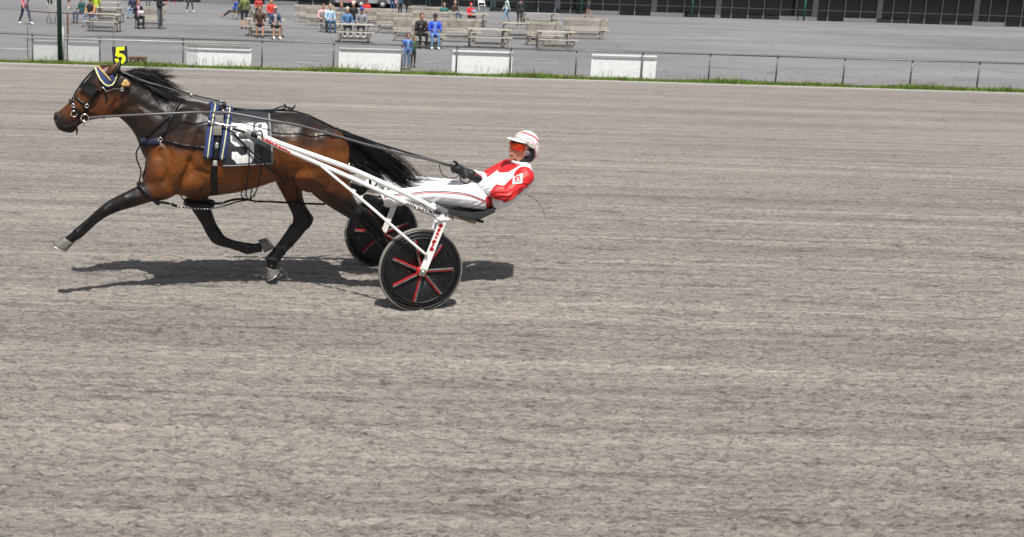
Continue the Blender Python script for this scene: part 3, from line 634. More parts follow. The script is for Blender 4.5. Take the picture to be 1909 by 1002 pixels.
NHi = [((545, 275), (645, 275), .11, .14), ((550, 310), (651, 305), .125, .15), ((560, 336), (652, 330), .115, .15), ((578, 358), (655, 353), .092, .16), ((598, 375), (662, 371), .074, .16), ((622, 391), (671, 383), .058, .16), ((645, 405), (686, 391), .050, .16), ((664, 416), (698, 404), .045, .16), ((680, 430), (708, 418), .036, .16), ((692, 445), (716, 432), .036, .16), ((702, 456), (721, 447), .040, .16), ((712, 464), (725, 456), .034, .16), ((718, 470), (732, 460), .034, .16)]
for st in (NF, FFo, FHi, NHi): b.loft(leg(st, 0), 18, 4, 2.1)
# muscle masses
for (px, py, y, rx, ry, rz) in [(300, 318, .17, .13, .07, .17), (330, 300, .20, .13, .07, .20), (352, 330, .19, .12, .07, .11), (345, 240, .14, .16, .09, .18), (600, 280, .19, .20, .09, .22), (570, 320, .21, .13, .06, .14), (290, 335, .14, .11, .08, .10), (192, 195, .07, .10, .03, .11)]:
    for sg in (1, -1): c = L(px, py, 0); b.ball((c.x, y * sg, c.z), (rx, ry, rz), 16, 12)
HV, HF = remesh(b, 0.0125, 6, 0.5)
# relief: grooves and ridges, in side view
P2 = px_of(HV); HN = normals(HV, HF); disp = np.zeros(len(HV)); side = np.clip(np.abs(HN[:, 1]) * 1.5, 0, 1)
def seg_d(P, a, c):
    a = np.array(a, float); c = np.array(c, float); d = c - a; t = np.clip(((P - a) @ d) / (d @ d), 0, 1); return np.linalg.norm(P - (a + np.outer(t, d)), axis=1)
def relief(path, amp, sig):
    d = np.min([seg_d(P2, a, c) for a, c in zip(path[:-1], path[1:])], axis=0); return amp * np.exp(-(d / sig) ** 2)
for path, amp, sig in [([(372, 250), (362, 290), (345, 330), (333, 352)], -.016, 7), ([(300, 262), (318, 285), (318, 315), (305, 340)], -.009, 6), ([(330, 205), (312, 240), (300, 262)], -.010, 7), ([(388, 325), (365, 318), (352, 300)], -.008, 5),
                       ([(345, 215), (335, 255), (322, 280)], .010, 9), ([(515, 270), (520, 300), (525, 330)], -.014, 10), ([(560, 240), (548, 290), (545, 325)], .010, 12), ([(622, 258), (630, 300), (615, 350)], -.010, 7), ([(598, 260), (600, 310), (600, 345)], .010, 12),
                       ([(222, 220), (236, 200), (262, 196), (300, 215)], -.008, 7), ([(250, 160), (282, 182), (318, 202)], -.006, 8), ([(205, 212), (218, 190), (222, 168)], -.008, 5), ([(168, 180), (140, 208)], .006, 5), ([(176, 196), (150, 218)], -.006, 4),
                       ([(250, 378), (206, 396)], -.010, 3.5), ([(184, 402), (152, 434)], -.009, 2.6), ([(428, 460), (458, 468)], -.008, 2.6), ([(400, 392), (404, 425)], -.008, 4), ([(676, 414), (706, 444)], -.008, 3), ([(620, 372), (660, 395)], -.008, 6), ([(440, 330), (500, 320)], -.004, 12), ([(640, 300), (648, 330)], .008, 8)]:
    disp += relief(path, amp * 1.35, sig)
for (cx_, cy_), am_, sg_ in (((196, 393), .009, 7), ((146, 436), .008, 6), ((170, 414), -.004, 8), ((401, 446), .008, 7), ((464, 463), .007, 6), ((574, 407), .009, 7), ((672, 396), .008, 8), ((711, 450), .007, 6), ((232, 372), .007, 10), ((385, 400), .006, 10)):
    disp += am_ * np.exp(-(np.linalg.norm(P2 - np.array((cx_, cy_)), axis=1) / sg_) ** 2)
for path in ([(300, 300), (322, 318), (335, 340)], [(345, 285), (372, 300), (388, 322)], [(420, 345), (450, 338), (490, 325)], [(262, 365), (236, 372), (215, 385)], [(255, 372), (230, 383)], [(560, 300), (580, 330), (602, 350)], [(610, 310), (628, 345)], [(168, 190), (150, 205), (140, 216)], [(182, 205), (160, 212)], [(238, 190), (268, 208), (292, 235)], [(260, 200), (280, 225)], [(655, 388), (690, 420)], [(552, 395), (575, 402)], [(176, 402), (158, 420)], [(170, 410), (152, 432)], [(530, 440), (512, 468)], [(395, 445), (440, 462)]):
    disp += relief(path, .0035, 1.7)
rib = 0.0022 * np.sin((P2[:, 0] + 0.25 * P2[:, 1]) * 0.62) * np.exp(-((P2[:, 0] - 440) / 45) ** 2) * np.exp(-((P2[:, 1] - 320) / 30) ** 2)
HV = HV + HN * ((disp + rib) * side)[:, None]
# coat: bay with sooty top line and black points
BY = (.150, .045, .0062); BD = (.080, .0235, .0052); MD = (.028, .0115, .0065); DK = (.012, .009, .008); KK = (.006, .0055, .0055)
ctl = [((180, 180), BD), ((150, 190), BD), ((130, 205), BD), ((108, 225), DK), ((125, 240), DK), ((170, 140), DK), ((196, 130), BD), ((190, 205), BD), ((215, 195), BD), ((225, 205), MD), ((225, 160), DK), ((255, 175), DK), ((290, 195), DK), ((320, 215), DK), ((240, 230), DK), ((265, 250), DK),
       ((350, 205), DK), ((330, 240), DK), ((350, 255), MD), ((380, 230), DK), ((380, 262), MD), ((300, 250), DK), ((330, 268), MD), ((290, 285), BY), ((320, 290), BY), ((310, 320), BY), ((350, 300), BY), ((360, 340), BY), ((400, 330), BY), ((440, 330), BY), ((480, 320), BY), ((500, 330), BY), ((440, 250), BD), ((440, 210), DK), ((480, 212), DK), ((520, 215), DK), ((550, 215), DK),
       ((580, 222), DK), ((610, 240), DK), ((520, 240), DK), ((560, 240), DK), ((525, 262), MD), ((575, 262), MD), ((620, 268), BD), ((600, 255), MD), ((540, 280), BY), ((580, 290), BY), ((620, 290), BY), ((640, 300), BY), ((640, 265), BD), ((560, 320), BY), ((600, 340), BD), ((640, 350), BD), ((620, 375), MD), ((645, 385), DK), ((660, 392), KK), ((685, 408), KK), ((705, 440), KK), ((720, 460), KK),
       ((540, 345), BD), ((540, 365), BD), ((550, 385), KK), ((565, 405), KK), ((550, 430), KK), ((520, 465), KK), ((508, 490), KK), ((365, 365), BD), ((372, 380), MD), ((380, 400), KK), ((395, 430), KK), ((430, 455), KK), ((480, 462), KK), ((285, 345), BD), ((295, 362), BD), ((265, 352), DK), ((245, 365), KK), ((205, 385), KK), ((160, 420), KK), ((130, 445), KK), ((320, 355), BY), ((270, 310), BD), ((262, 280), MD)]
CP = np.array([c[0] for c in ctl], float); CC = np.array([c[1] for c in ctl])
P3 = px_of(HV); W = 1 / ((np.linalg.norm(P3[:, None, :] - CP[None], axis=2) / 10) ** 3.2 + .02); colr = (W @ CC) / W.sum(1)[:, None]
M_COAT = mat('bay_coat', (.2, .07, .02), 0.40, var=0.16, vscale=9, bump=0.04, bscale=70, spec=0.40, attr='coat', coat=0.0)
nt = M_COAT.node_tree; pb = nt.nodes['Principled BSDF']; pb.inputs['Coat Roughness'].default_value = 0.3
tcn = nt.nodes.new('ShaderNodeTexCoord'); nr = nt.nodes.new('ShaderNodeTexNoise'); nr.inputs['Scale'].default_value = 6; nr.inputs['Detail'].default_value = 8; nr.inputs['Roughness'].default_value = .7; nt.links.new(tcn.outputs['Object'], nr.inputs['Vector'])
mrr = nt.nodes.new('ShaderNodeMapRange'); mrr.inputs[1].default_value = .3; mrr.inputs[2].default_value = .7; mrr.inputs[3].default_value = .36; mrr.inputs[4].default_value = .50; nt.links.new(nr.outputs[0], mrr.inputs[0]); nt.links.new(mrr.outputs[0], pb.inputs['Roughness'])
nb2 = nt.nodes.new('ShaderNodeTexNoise'); nb2.inputs['Scale'].default_value = 7; nb2.inputs['Detail'].default_value = 4; nt.links.new(tcn.outputs['Object'], nb2.inputs['Vector'])
bp2 = nt.nodes.new('ShaderNodeBump'); bp2.inputs['Strength'].default_value = .4; bp2.inputs['Distance'].default_value = .05; nt.links.new(nb2.outputs[0], bp2.inputs['Height'])
nt.links.new(bp2.outputs[0], [n_ for n_ in nt.nodes if n_.type == 'BUMP' and n_ is not bp2 and n_ != bp2][0].inputs['Normal'])
hb = mk('body', HV, HF, M_COAT, horse)
ca = hb.data.color_attributes.new('coat', 'FLOAT_COLOR', 'POINT'); ca.data.foreach_set('color', np.concatenate([colr, np.ones((len(colr), 1))], 1).ravel())
BV = BVHTree.FromPolygons([tuple(v) for v in HV], HF)
# hooves
M_HOOF = mat('grey_hoof', (.13, .122, .112), .5, var=.35, vscale=20, bump=.3, bscale=80)
M_SHOE = mat('horseshoe', (.5, .48, .45), .4, .6)
for st, y in ((((119, 442), (138, 453), (98, 455), (126, 467)), .16), (((493, 472), (481, 448), (511, 462), (495, 445)), -.14), (((496, 498), (519, 504), (498, 521), (518, 508)), -.15), (((714, 468), (729, 457), (729, 481), (738, 463)), .16)):
    A, B_, C_, D_ = [L(p[0], p[1], y) for p in st]; q = MB()
    q.loft([(A, B_, .044), (A.lerp(C_, .5), B_.lerp(D_, .5), .051), (C_, D_, .058)], 18, 3, 2.4); h_ = q.build('hoof', M_HOOF, horse)
    ax = ((C_ + D_) / 2 - (A + B_) / 2).normalized(); q = MB()
    q.loft([(C_ + ax * .001, D_ + ax * .001, .060), (C_ + ax * .011, D_ + ax * .011, .060)], 18, 1, 2.4); q.build('horseshoe', M_SHOE, h_)
# ears, eyes, nostrils
M_EAR = mat('ear_coat', BD, .5, var=.2); M_EARK = mat('ear_dark', KK, .6)
for sg in (1, -1):
    q = MB(); y = .052 * sg
    q.loft([S((195, 140), (213, 138), .024, y), S((200, 131), (218, 131), .028, y), S((209, 122), (222, 124), .021, y), S((218, 117), (224, 118), .010, y), S((223, 113), (225, 113.5), .002, y)], 12, 3); e = q.build('ear', M_EAR, horse)
    q = MB(); q.loft([S((209, 138), (220, 137), .030, y + .010 * sg), S((214, 127), (224.5, 128), .032, y + .010 * sg), S((219, 119), (226, 120), .020, y + .006 * sg), S((224, 113), (226, 113), .004, y + .003 * sg)], 10, 3); q.build('ear_back', M_EARK, e)
    c = L(167, 166, .083); q = MB(); q.ball((c.x, .080 * sg, c.z), (.022, .014, .018), 12, 8); q.build('eye', mat('eye', (.01, .006, .004), .08), horse)
    d_ = dirL(ray(105, 219)).normalized(); c = BV.ray_cast(CL, d_)[0] or L(105, 219, .03); q = MB(); q.ball((c.x, c.y * sg, c.z), (.017, .008, .030), 12, 8); no = q.build('nostril', M_EARK, horse)
    q = MB(); q.tube([Vector((c.x + .020 * math.cos(a_), (c.y + .003) * sg, c.z + .033 * math.sin(a_))) for a_ in np.linspace(.6, 5.2, 14)], .0055, 6); q.build('nostril_rim', mat('nostril_rim', (.09, .05, .045), .5), no)
q = MB(); q.tube([L(112, 238, .05), L(124, 237, .053), L(136, 232, .056), L(146, 226, .06)], [.003, .005, .005, .003], 6); q.build('mouth_line', M_EARK, horse)
# leg boot on the forward hind leg, brush boots
M_BOOT = mat('black_boot', (.009, .010, .012), .55, var=.3, vscale=20, bump=.3, bscale=40)
q = MB(); q.loft([S(p, r_, w, -.15) for p, r_, w in [((541, 419), (571, 428), .047), ((534, 431), (563, 439), .044), ((520, 451), (547, 457), .042), ((505, 470), (529, 475), .043), ((493, 483), (523, 487), .050)]], 16, 3); q.build('leg_boot', M_BOOT, horse)
for pp in ([(540, 455), (546, 459)], [(526, 471), (531, 475)]):
    q = MB(); q.tube([L(*pp[0], -.11), L(*pp[1], -.11)], .012, 6); q.build('boot_strap', M_BOOT, horse)
# mane and tail: many strands
M_HAIR = mat('black_horsehair', (.008, .007, .007), .5, var=.5, vscale=30, spec=.4)
def strands(name, guides, n, r0, jit, parent, seed, segs=12, frz=.25):
    g = np.random.default_rng(seed); q = MB(); m_ = len(guides)
    GG = []
    for gd in guides:
        P = np.array([tuple(L(*p)) for p in gd]); t = np.linspace(0, 1, len(P)); T = np.linspace(0, 1, 40)
        c = np.stack([np.interp(T, t, P[:, k]) for k in range(3)], 1)
        for _ in range(6): c[1:-1] = (c[:-2] + c[1:-1] * 2 + c[2:]) / 4
        GG.append(c)
    ncl = max(4, n // 16); cu_ = g.uniform(0, m_ - 1, ncl); ce_ = g.uniform(.6, 1.0, ncl); cj_ = g.normal(0, jit, (ncl, 3)); cb_ = g.normal(0, jit, (ncl, 3))
    for i in range(n):
        ci = g.integers(ncl); u = float(np.clip(cu_[ci] + g.normal(0, .13), 0, m_ - 1)); k = min(int(u), m_ - 2); f = u - k; end = min(1.0, ce_[ci] * g.uniform(.82, 1.06))
        P = GG[k] * (1 - f) + GG[k + 1] * f; P = np.stack([np.interp(np.linspace(0, end, segs), np.linspace(0, 1, 40), P[:, j]) for j in range(3)], 1)
        T = np.linspace(0, 1, segs)[:, None]
        P = P + (cj_[ci] * .8 + g.normal(0, jit * .45, 3) * (1.15 - .75 * T)) * (0.35 + T * .9) + g.normal(0, jit * frz * .6, (segs, 3)) * T + (cb_[ci] + g.normal(0, jit * .25, 3)) * T ** 2 * 1.5
        q.tube([tuple(p) for p in P], [r0 * (1 - .85 * (t / (segs - 1)) ** 1.5) for t in range(segs)], 3)
    return q.build(name, M_HAIR, parent)
q = MB(); q.loft([S(p, r_, w) for p, r_, w in [((617, 238), (630, 260), .03), ((640, 248), (641, 270), .035), ((662, 264), (656, 286), .04), ((688, 282), (682, 298), .035), ((712, 296), (706, 308), .03), ((732, 314), (726, 326), .022), ((748, 334), (742, 340), .010)]], 16, 4); q.build('tail_core', M_HAIR, horse)
strands('tail', [[(622, 240, 0), (650, 246, .02), (690, 270, .03), (728, 287, .03), (752, 306, .02), (775, 335, 0), (815, 330, -.02)], [(624, 241, .03), (655, 258, .06), (690, 284, .07), (722, 304, .06), (745, 325, .05), (770, 342, .02), (800, 338, 0)],
                 [(624, 243, -.03), (655, 262, -.06), (690, 290, -.07), (718, 310, -.05), (738, 332, -.03), (764, 346, 0), (790, 345, 0)], [(625, 246, .02), (642, 268, .05), (662, 298, .05), (690, 310, .05), (712, 322, .04), (732, 345, .03), (765, 350, .02)], [(626, 248, 0), (641, 272, .02), (652, 302, .02), (664, 312, .02), (680, 316, .02), (700, 322, .02), (716, 335, .02)]], 1000, .0034, .019, horse, 1, 12, .18)
q = MB(); q.loft([S(p, r_, w, .02) for p, r_, w in [((240, 143), (246, 151), .03), ((256, 143), (262, 157), .045), ((276, 150), (283, 170), .05), ((300, 164), (304, 186), .045), ((325, 178), (325, 190), .035), ((345, 185), (342, 190), .02)]], 14, 4); q.build('mane_core', M_HAIR, horse)
strands('mane', [[(228, 138, .0), (238, 132, .0), (258, 130, .0), (280, 138, .0), (300, 148, .0)], [(228, 140, .05), (242, 140, .06), (262, 146, .07), (284, 160, .07), (305, 175, .06)], [(234, 142, -.02), (250, 130, -.03), (275, 135, -.03), (302, 139, -.03), (322, 142, -.03)], [(250, 145, 0), (268, 136, 0), (292, 144, 0), (315, 154, 0), (335, 152, 0)], [(262, 150, .02), (282, 146, .03), (305, 158, .03), (325, 168, .03), (352, 174, .02)],
                 [(280, 160, .03), (298, 166, .05), (315, 178, .06), (332, 182, .05), (352, 182, .04)], [(258, 150, .06), (275, 160, .08), (288, 172, .09), (303, 184, .09), (322, 193, .08)]], 760, .0028, .020, horse, 2, 11, .16)
strands('tail_wisps', [[(640, 245, .03), (690, 262, .05), (735, 280, .05), (765, 305, .05), (782, 330, .03), (830, 318, .0)], [(640, 250, .05), (690, 275, .08), (735, 300, .08), (770, 325, .05), (795, 345, .03), (828, 330, .0)], [(650, 270, .05), (680, 305, .06), (705, 318, .06), (730, 335, .05), (760, 350, .05), (810, 345, .03)]], 130, .0016, .034, horse, 5, 14, .2)
strands('mane_wisps', [[(250, 132, 0), (275, 130, 0), (296, 134, 0), (318, 128, 0)], [(262, 138, .02), (290, 140, .02), (318, 146, .02), (344, 142, .02)], [(285, 155, .03), (312, 160, .03), (336, 168, .03), (362, 160, .02)]], 90, .0016, .026, horse, 6, 10, .2)
strands('forelock', [[(204, 122, .01), (192, 124, .03), (182, 131, .04)], [(204, 122, -.02), (190, 122, -.02), (178, 130, -.02)]], 30, .002, .006, horse, 3, 7)

# ================================================================== TACK
M_LEATHER = mat('black_leather', (.008, .008, .009), .45, var=.3, vscale=25, bump=.25, bscale=60, spec=.35)
M_GREYL = mat('grey_rein', (.10, .10, .105), .45, var=.2, vscale=10)
M_STEEL = mat('bright_steel', (.62, .61, .58), .25, .9, var=.1)
M_BLUE = mat('blue_pad', (.020, .040, .135), .75, var=.25, vscale=20, bump=.3, bscale=60)
M_YEL = mat('yellow_piping', (.72, .70, .32), .6, var=.1)
def hit(px, py, off=.006, bvh=None, y=.2):
    d = dirL(ray(px, py)).normalized(); h_ = (bvh or BV).ray_cast(CL, d)
    if h_[0] is None: return None, None
    n_ = h_[1]
    if n_.dot(d) > 0: n_ = -n_
    return h_[0] + n_ * off, n_
def strap(par, name, pts, wpx, m, off=.007, th=.006, step=3.0, bvh=None, yfall=.0, mirror=False):
    R_ = resample(pts, step); n = len(R_); V = []; ok = []
    last = None; rows = []
    for i, p in enumerate(R_):
        a = R_[max(i - 1, 0)]; c = R_[min(i + 1, n - 1)]; dx, dy = c[0] - a[0], c[1] - a[1]; l_ = math.hypot(dx, dy) or 1; nx, ny = -dy / l_, dx / l_
        w = wpx[0] + (wpx[1] - wpx[0]) * i / max(n - 1, 1) if isinstance(wpx, tuple) else wpx
        row = []
        for s_ in (-.5, .5):
            P, N = hit(p[0] + nx * w * s_, p[1] + ny * w * s_, off, bvh)
            if P is None: P, N = hit(p[0], p[1], off, bvh)
            if P is None or (last is not None and (P - last).length > .12): P = L(p[0] + nx * w * s_, p[1] + ny * w * s_, last.y if last is not None else yfall); N = Vector((0, 1, 0))
            row.append((P, N))
        last = (row[0][0] + row[1][0]) / 2; rows.append(row)
    for row in rows:
        (a, na), (c, nc) = row; V += [a, c, c - nc * th, a - na * th]
    Fs = [(4 * i + k, 4 * i + (k + 1) % 4, 4 * i + 4 + (k + 1) % 4, 4 * i + 4 + k) for i in range(n - 1) for k in range(4)] + [(3, 2, 1, 0), tuple(4 * (n - 1) + k for k in range(4))]
    q = MB(); q.add(V, Fs)
    o = q.build(name, m, par)
    if mirror: q.v = [Vector((v.x, -v.y, v.z)) for v in q.v]; q.f = [tuple(reversed(f)) for f in q.f]; q.build(name, m, par)
    return o
def cord(par, name, pts, r, m, n=6):
    q = MB(); q.tube([L(*p) for p in pts], r, n); return q.build(name, m, par)
def smooth_pts(pts, k=6):
    P = np.array([tuple(L(*p)) for p in pts]); T = np.linspace(0, len(P) - 1, (len(P) - 1) * k + 1); c = np.stack([np.interp(T, range(len(P)), P[:, j]) for j in range(3)], 1)
    for _ in range(4): c[1:-1] = (c[:-2] + c[1:-1] * 2 + c[2:]) / 4
    return [tuple(p) for p in c]
def scord(par, name, pts, r, m, n=6):
    q = MB(); q.tube(smooth_pts(pts), r, n); return q.build(name, m, par)
def ring(par, name, c, rpx, y, m, t=.004, tilt=0.0):
    C_ = L(c[0], c[1], y); r = rpx / 230.0; q = MB(); P = [C_ + Vector((r * math.cos(a), tilt * r * math.sin(a), r * math.sin(a))) for a in np.linspace(0, 2 * math.pi, 17)]; q.tube(P, t, 6); return q.build(name, m, par)
hn = fthing('racing_harness', 'black racing harness with blue saddle pads edged in yellow on the horse', 'harness', HBASE)
for pts, w in (([(401, 197), (396, 225), (391, 260), (387, 294)], 15.5), ([(428, 205), (424, 230), (419, 265), (414, 297)], 12.5)):
    pd = strap(hn, 'saddle_pad', pts, w, M_BLUE, .026, .03, 3, mirror=True); strap(pd, 'yellow_piping', pts, 2.0, M_YEL, .029, .004, 3, mirror=True)
strap(hn, 'saddle_band', [(416, 200), (411, 230), (405, 265), (401, 298)], 13, M_LEATHER, .018, .016, 3, mirror=True)
strap(hn, 'girth', [(400, 297), (399, 330), (399, 362)], 12, M_LEATHER, .012, .012, 3, mirror=True)
for c_, w in (((401, 304), 7), ((404, 272), 7)):
    strap(hn, 'buckle', [(c_[0], c_[1] - 5), (c_[0], c_[1] + 5)] if w == 7 else [], 8, M_STEEL if c_[1] < 300 else M_PALE, .021, .005, 2)
cord(hn, 'turret', [(417, 203, .05), (418, 190, .04)], [.022, .014], M_LEATHER, 8); ring(hn, 'terret_ring', (416, 210), 4, .16, M_STEEL, .004, .3); ring(hn, 'terret_ring', (424, 205), 3, .12, M_STEEL)
P_ = [hit(388, 232, .05)[0], hit(405, 236, .05)[0], hit(425, 240, .06)[0], hit(441, 243, .065)[0]]
q = MB(); q.tube(P_, .0075, 8); q.ball(P_[0], .013, 8, 6); q.build('coupling_rod', M_STEEL, hn)
for yy in ((407, 226), (404, 244)):
    c_ = hit(yy[0], yy[1], .04)[0]; q = MB(); q.box(c_ - Vector((.035, .02, .045)), c_ + Vector((.03, .015, .03))); q.box(c_ - Vector((.03, .0, .015)), c_ + Vector((.025, .03, .012))); q.build('hitch_block', M_STEEL, hn, False)
strap(hn, 'breast_collar', [(263, 264), (280, 266), (297, 263)], 13, mat('navy_pad', (.012, .018, .04), .7), .018, .02, 2)
strap(hn, 'breast_strap', [(297, 262), (320, 266), (345, 272), (372, 275), (390, 277)], 5, M_LEATHER, .012, .008, 3)
ring(hn, 'collar_ring', (299, 260.5), 3.6, .24, M_STEEL); 
strap(hn, 'neck_strap', [(302, 257), (313, 235), (322, 213), (333, 193)], 5.5, M_LEATHER, .010, .007, 3)
strap(hn, 'neck_strap', [(273, 256), (290, 240), (308, 224), (322, 212), (337, 190)], 4.5, M_LEATHER, .010, .007, 3)
strap(hn, 'pad_strap', [(390, 277), (385, 276), (380, 275.5)], 3, M_STEEL, .016, .006, 2)
scord(hn, 'martingale_strap', [(261, 272, .1), (253, 285, .1), (256, 302, .1), (264, 318, .11), (259, 340, .13), (263, 352, .17)], .0065, M_LEATHER)
strap(hn, 'side_strap', [(430, 247), (445, 262), (462, 279), (490, 301), (515, 322), (535, 334)], 3.6, M_LEATHER, .045, .007, 4)
q = MB(); q.tube([L(434, 203.5, .02), L(460, 205.5, .02), L(490, 206, .03), L(520, 205.5, .02), L(548, 207.5, .01), L(575, 215, .01), L(600, 227, .01), L(622, 238, .0)], [.010, .009, .009, .010, .008, .007, .007, .007], 6); q.build('back_strap', M_LEATHER, hn)
for pts in ([(508, 205, .02), (524, 199, .03), (532, 197, .02), (540, 204, .0)], [(520, 206, .03), (535, 200, .03), (546, 203, .02), (550, 196, .0)], [(528, 205, -.02), (533, 198, -.01), (530, 194, .0)], [(534, 206, .03), (545, 205, .02), (550, 198, .02)]): scord(hn, 'strap_loop', pts, .006, M_LEATHER)
scord(hn, 'crupper', [(600, 227, .0), (618, 240, .03), (630, 262, .07), (643, 282, .09), (650, 300, .10)], .006, M_LEATHER)
q = MB(); q.tube([L(651, 303, .12), L(650, 320, .13)], .01, 6); q.build('tail_tie', M_STEEL, hn)
# number cloth
M_CLOTH = mat('black_number_cloth', (.022, .025, .03), .42, var=.3, vscale=12, bump=.6, bscale=14)
M_NUM = mat('white_numeral', (.74, .74, .74), .6, var=.05); M_TRIM = mat('grey_cloth_edge', (.22, .22, .23), .6)
nc = fthing('number_cloth', 'black saddle cloth with a large white numeral 5 on the horse flank', 'saddle cloth', HBASE)
def cz_(z): return 380 + z[0] / 7.42, 185 + z[1] / 7.42
def bil(u, v):
    TL, TR, BR, BL = (432, 209.5), (503, 211.5), (508, 306), (414, 311)
    return tuple((TL[k] * (1 - u) + TR[k] * u) * (1 - v) + (BL[k] * (1 - u) + BR[k] * u) * v for k in (0, 1))
NU, NV = 44, 48; V = []; ok = True; prev = None
for j in range(NV + 1):
    for i in range(NU + 1):
        p = bil(i / NU, j / NV); P, N = hit(p[0], p[1], .016)
        if P is None: P = L(p[0], p[1], .10)
        V.append(P)
Fs = [(j * (NU + 1) + i, (j + 1) * (NU + 1) + i, (j + 1) * (NU + 1) + i + 1, j * (NU + 1) + i + 1) for j in range(NV) for i in range(NU)]
q = MB(); q.add(V, Fs); q.build('cloth', M_CLOTH, nc)
q = MB(); q.add([(v.x, -v.y, v.z) for v in V], [tuple(reversed(f)) for f in Fs]); q.build('cloth', M_CLOTH, nc)
strap(nc, 'edge_trim', [(501, 216), (503, 240), (505, 275), (506, 304)], 3.0, M_TRIM, .020, .003, 3); strap(nc, 'edge_trim', [(415, 309), (440, 308), (475, 306), (506, 304)], 2.2, M_TRIM, .020, .003, 3)
def decal(par, name, polys, m, off, step=.55, bvh=None, holes=()):
    xs = [p[0] for P in polys for p in P]; ys = [p[1] for P in polys for p in P]; x0, y0 = min(xs), min(ys); nx = int((max(xs) - x0) / step) + 2; ny = int((max(ys) - y0) / step) + 2
    idx = {}; V = []; Fs = []
    def vid(i, j):
        if (i, j) not in idx:
            P, N = hit(x0 + i * step, y0 + j * step, off, bvh)
            if P is None: return None
            idx[(i, j)] = len(V); V.append(P)
        return idx[(i, j)]
    for i in range(nx):
        for j in range(ny):
            cx_, cy_ = x0 + (i + .5) * step, y0 + (j + .5) * step
            if any(inpoly(cx_, cy_, P) for P in polys) and not any(inpoly(cx_, cy_, P) for P in holes):
                f = [vid(i, j), vid(i, j + 1), vid(i + 1, j + 1), vid(i + 1, j)]
                if None not in f: Fs.append(f)
    return mk(name, V, Fs, m, par)
five = [cz_(p) for p in [(370, 360), (675, 350), (675, 455), (475, 490), (475, 565), (620, 560), (690, 625), (690, 805), (640, 875), (460, 885), (390, 815), (388, 730), (465, 730), (510, 778), (570, 775), (600, 740), (600, 690), (565, 655), (440, 655), (370, 595)]]
decal(nc, 'numeral', [five], M_NUM, .019)
extra = [cz_(p) for p in [(705, 385), (735, 352), (845, 350), (872, 385), (874, 520), (790, 480), (705, 440)]]; hook = [cz_(p) for p in [(740, 375), (800, 360), (800, 400), (770, 415), (745, 405)]]; hook2 = [cz_(p) for p in [(745, 430), (790, 450), (825, 520), (800, 525), (765, 460)]]
decal(nc, 'small_mark', [extra], M_NUM, .019, holes=(hook, hook2))
# bridle
br = fthing('bridle', 'black racing bridle with blinker and blue padded ear covers on the horse head', 'bridle', (L(160, 480, 0).x, 0, 0))
Rz = lambda x, y: (80 + x / 5.01, 70 + y / 5.01)
ear = [Rz(*p) for p in [(503, 300), (515, 345), (535, 395), (570, 438), (600, 455), (640, 445), (670, 410), (686, 370), (690, 325)]]
inner_ = [Rz(*p) for p in [(503, 300), (535, 395), (585, 445), (640, 430), (670, 390), (660, 330), (600, 380), (560, 320)]]
decal(br, 'ear_pad', [inner_], M_BLUE, .020, .8); strap(br, 'ear_piping', ear, 2.4, M_YEL, .024, .010, 2); strap(br, 'ear_binding', [(p[0] + .2, p[1] + 2.6) for p in ear], 2.6, M_BLUE, .021, .012, 2)
strap(br, 'brow_band', [Rz(*p) for p in [(520, 280), (555, 325), (600, 375), (625, 410)]], 2.6, mat('gold_band', (.5, .33, .13), .5), .028, .008, 2)
c_ = [hit(*Rz(*p), .02)[0] for p in [(375, 470), (440, 408), (530, 470), (470, 545)]]
o_ = [v + Vector((.010 * k, .026, 0)) for v, k in zip(c_, (2, 1, 0, 1))]; M_BLINK = mat('matt_black_blinker', (.006, .006, .007), .7, spec=.25, bump=.3)
q = MB(); q.add(c_ + o_, [(0, 1, 5, 4), (1, 2, 6, 5), (2, 3, 7, 6), (3, 0, 4, 7), (4, 5, 6, 7), (3, 2, 1, 0)]); q.build('blinker', M_BLINK, br, False)
for nm, pts, w in (('cheek_strap', [(590, 455), (530, 510), (470, 575), (410, 640), (385, 715)], 4.6), ('nose_band', [(245, 580), (285, 630), (330, 690), (360, 705)], 4.0), ('nose_band', [(312, 560), (355, 600), (410, 640)], 4.0), ('face_strap', [(498, 290), (440, 340), (370, 420), (330, 480), (300, 520), (285, 580), (290, 635)], 3.6),
                   ('crown_piece', [(640, 275), (600, 320), (590, 380), (590, 450)], 4.5), ('throat_latch', [(585, 460), (588, 530), (592, 600)], 3.0), ('chin_strap', [(290, 640), (300, 690), (340, 745), (370, 760)], 3.4), ('jaw_strap', [(400, 640), (420, 700), (430, 745)], 3)):
    strap(br, nm, [Rz(*p) for p in pts], w, M_LEATHER, .010, .008, 2)
ring(br, 'bit_ring', Rz(392, 755), 7, .085, M_STEEL, .005); ring(br, 'bit_ring', Rz(290, 715), 5.4, .072, M_STEEL, .0045); ring(br, 'buckle', Rz(410, 642), 3, .098, M_STEEL, .004); ring(br, 'buckle', Rz(285, 638), 3, .08, M_STEEL, .004)
cord(br, 'bit_bar', [(*Rz(385, 770), .085), (*Rz(382, 830), .085)], .006, M_STEEL); cord(br, 'chin_tag', [(*Rz(300, 820), .03), (*Rz(318, 860), .03), (*Rz(315, 915), .03)], [.012, .010, .004], M_LEATHER)
cord(br, 'hanger_hook', [(*Rz(545, 460), .115), (*Rz(575, 480), .118), (*Rz(590, 505), .118), (*Rz(615, 500), .118)], .005, M_STEEL); scord(br, 'plug_string', [(*Rz(615, 500), .115), (*Rz(670, 475), .112), (*Rz(735, 488), .105)], .0016, cm((.25, .22, .18))); ring(br, 'plug_ring', Rz(740, 488), 2.6, .105, M_STEEL, .004)
q = MB(); cc = L(*Rz(772, 432), .10)
for dx_, dz_ in ((0, .012), (.012, -.008), (-.013, -.006)): q.ball(cc + Vector((dx_, 0, dz_)), .021, 10, 8)
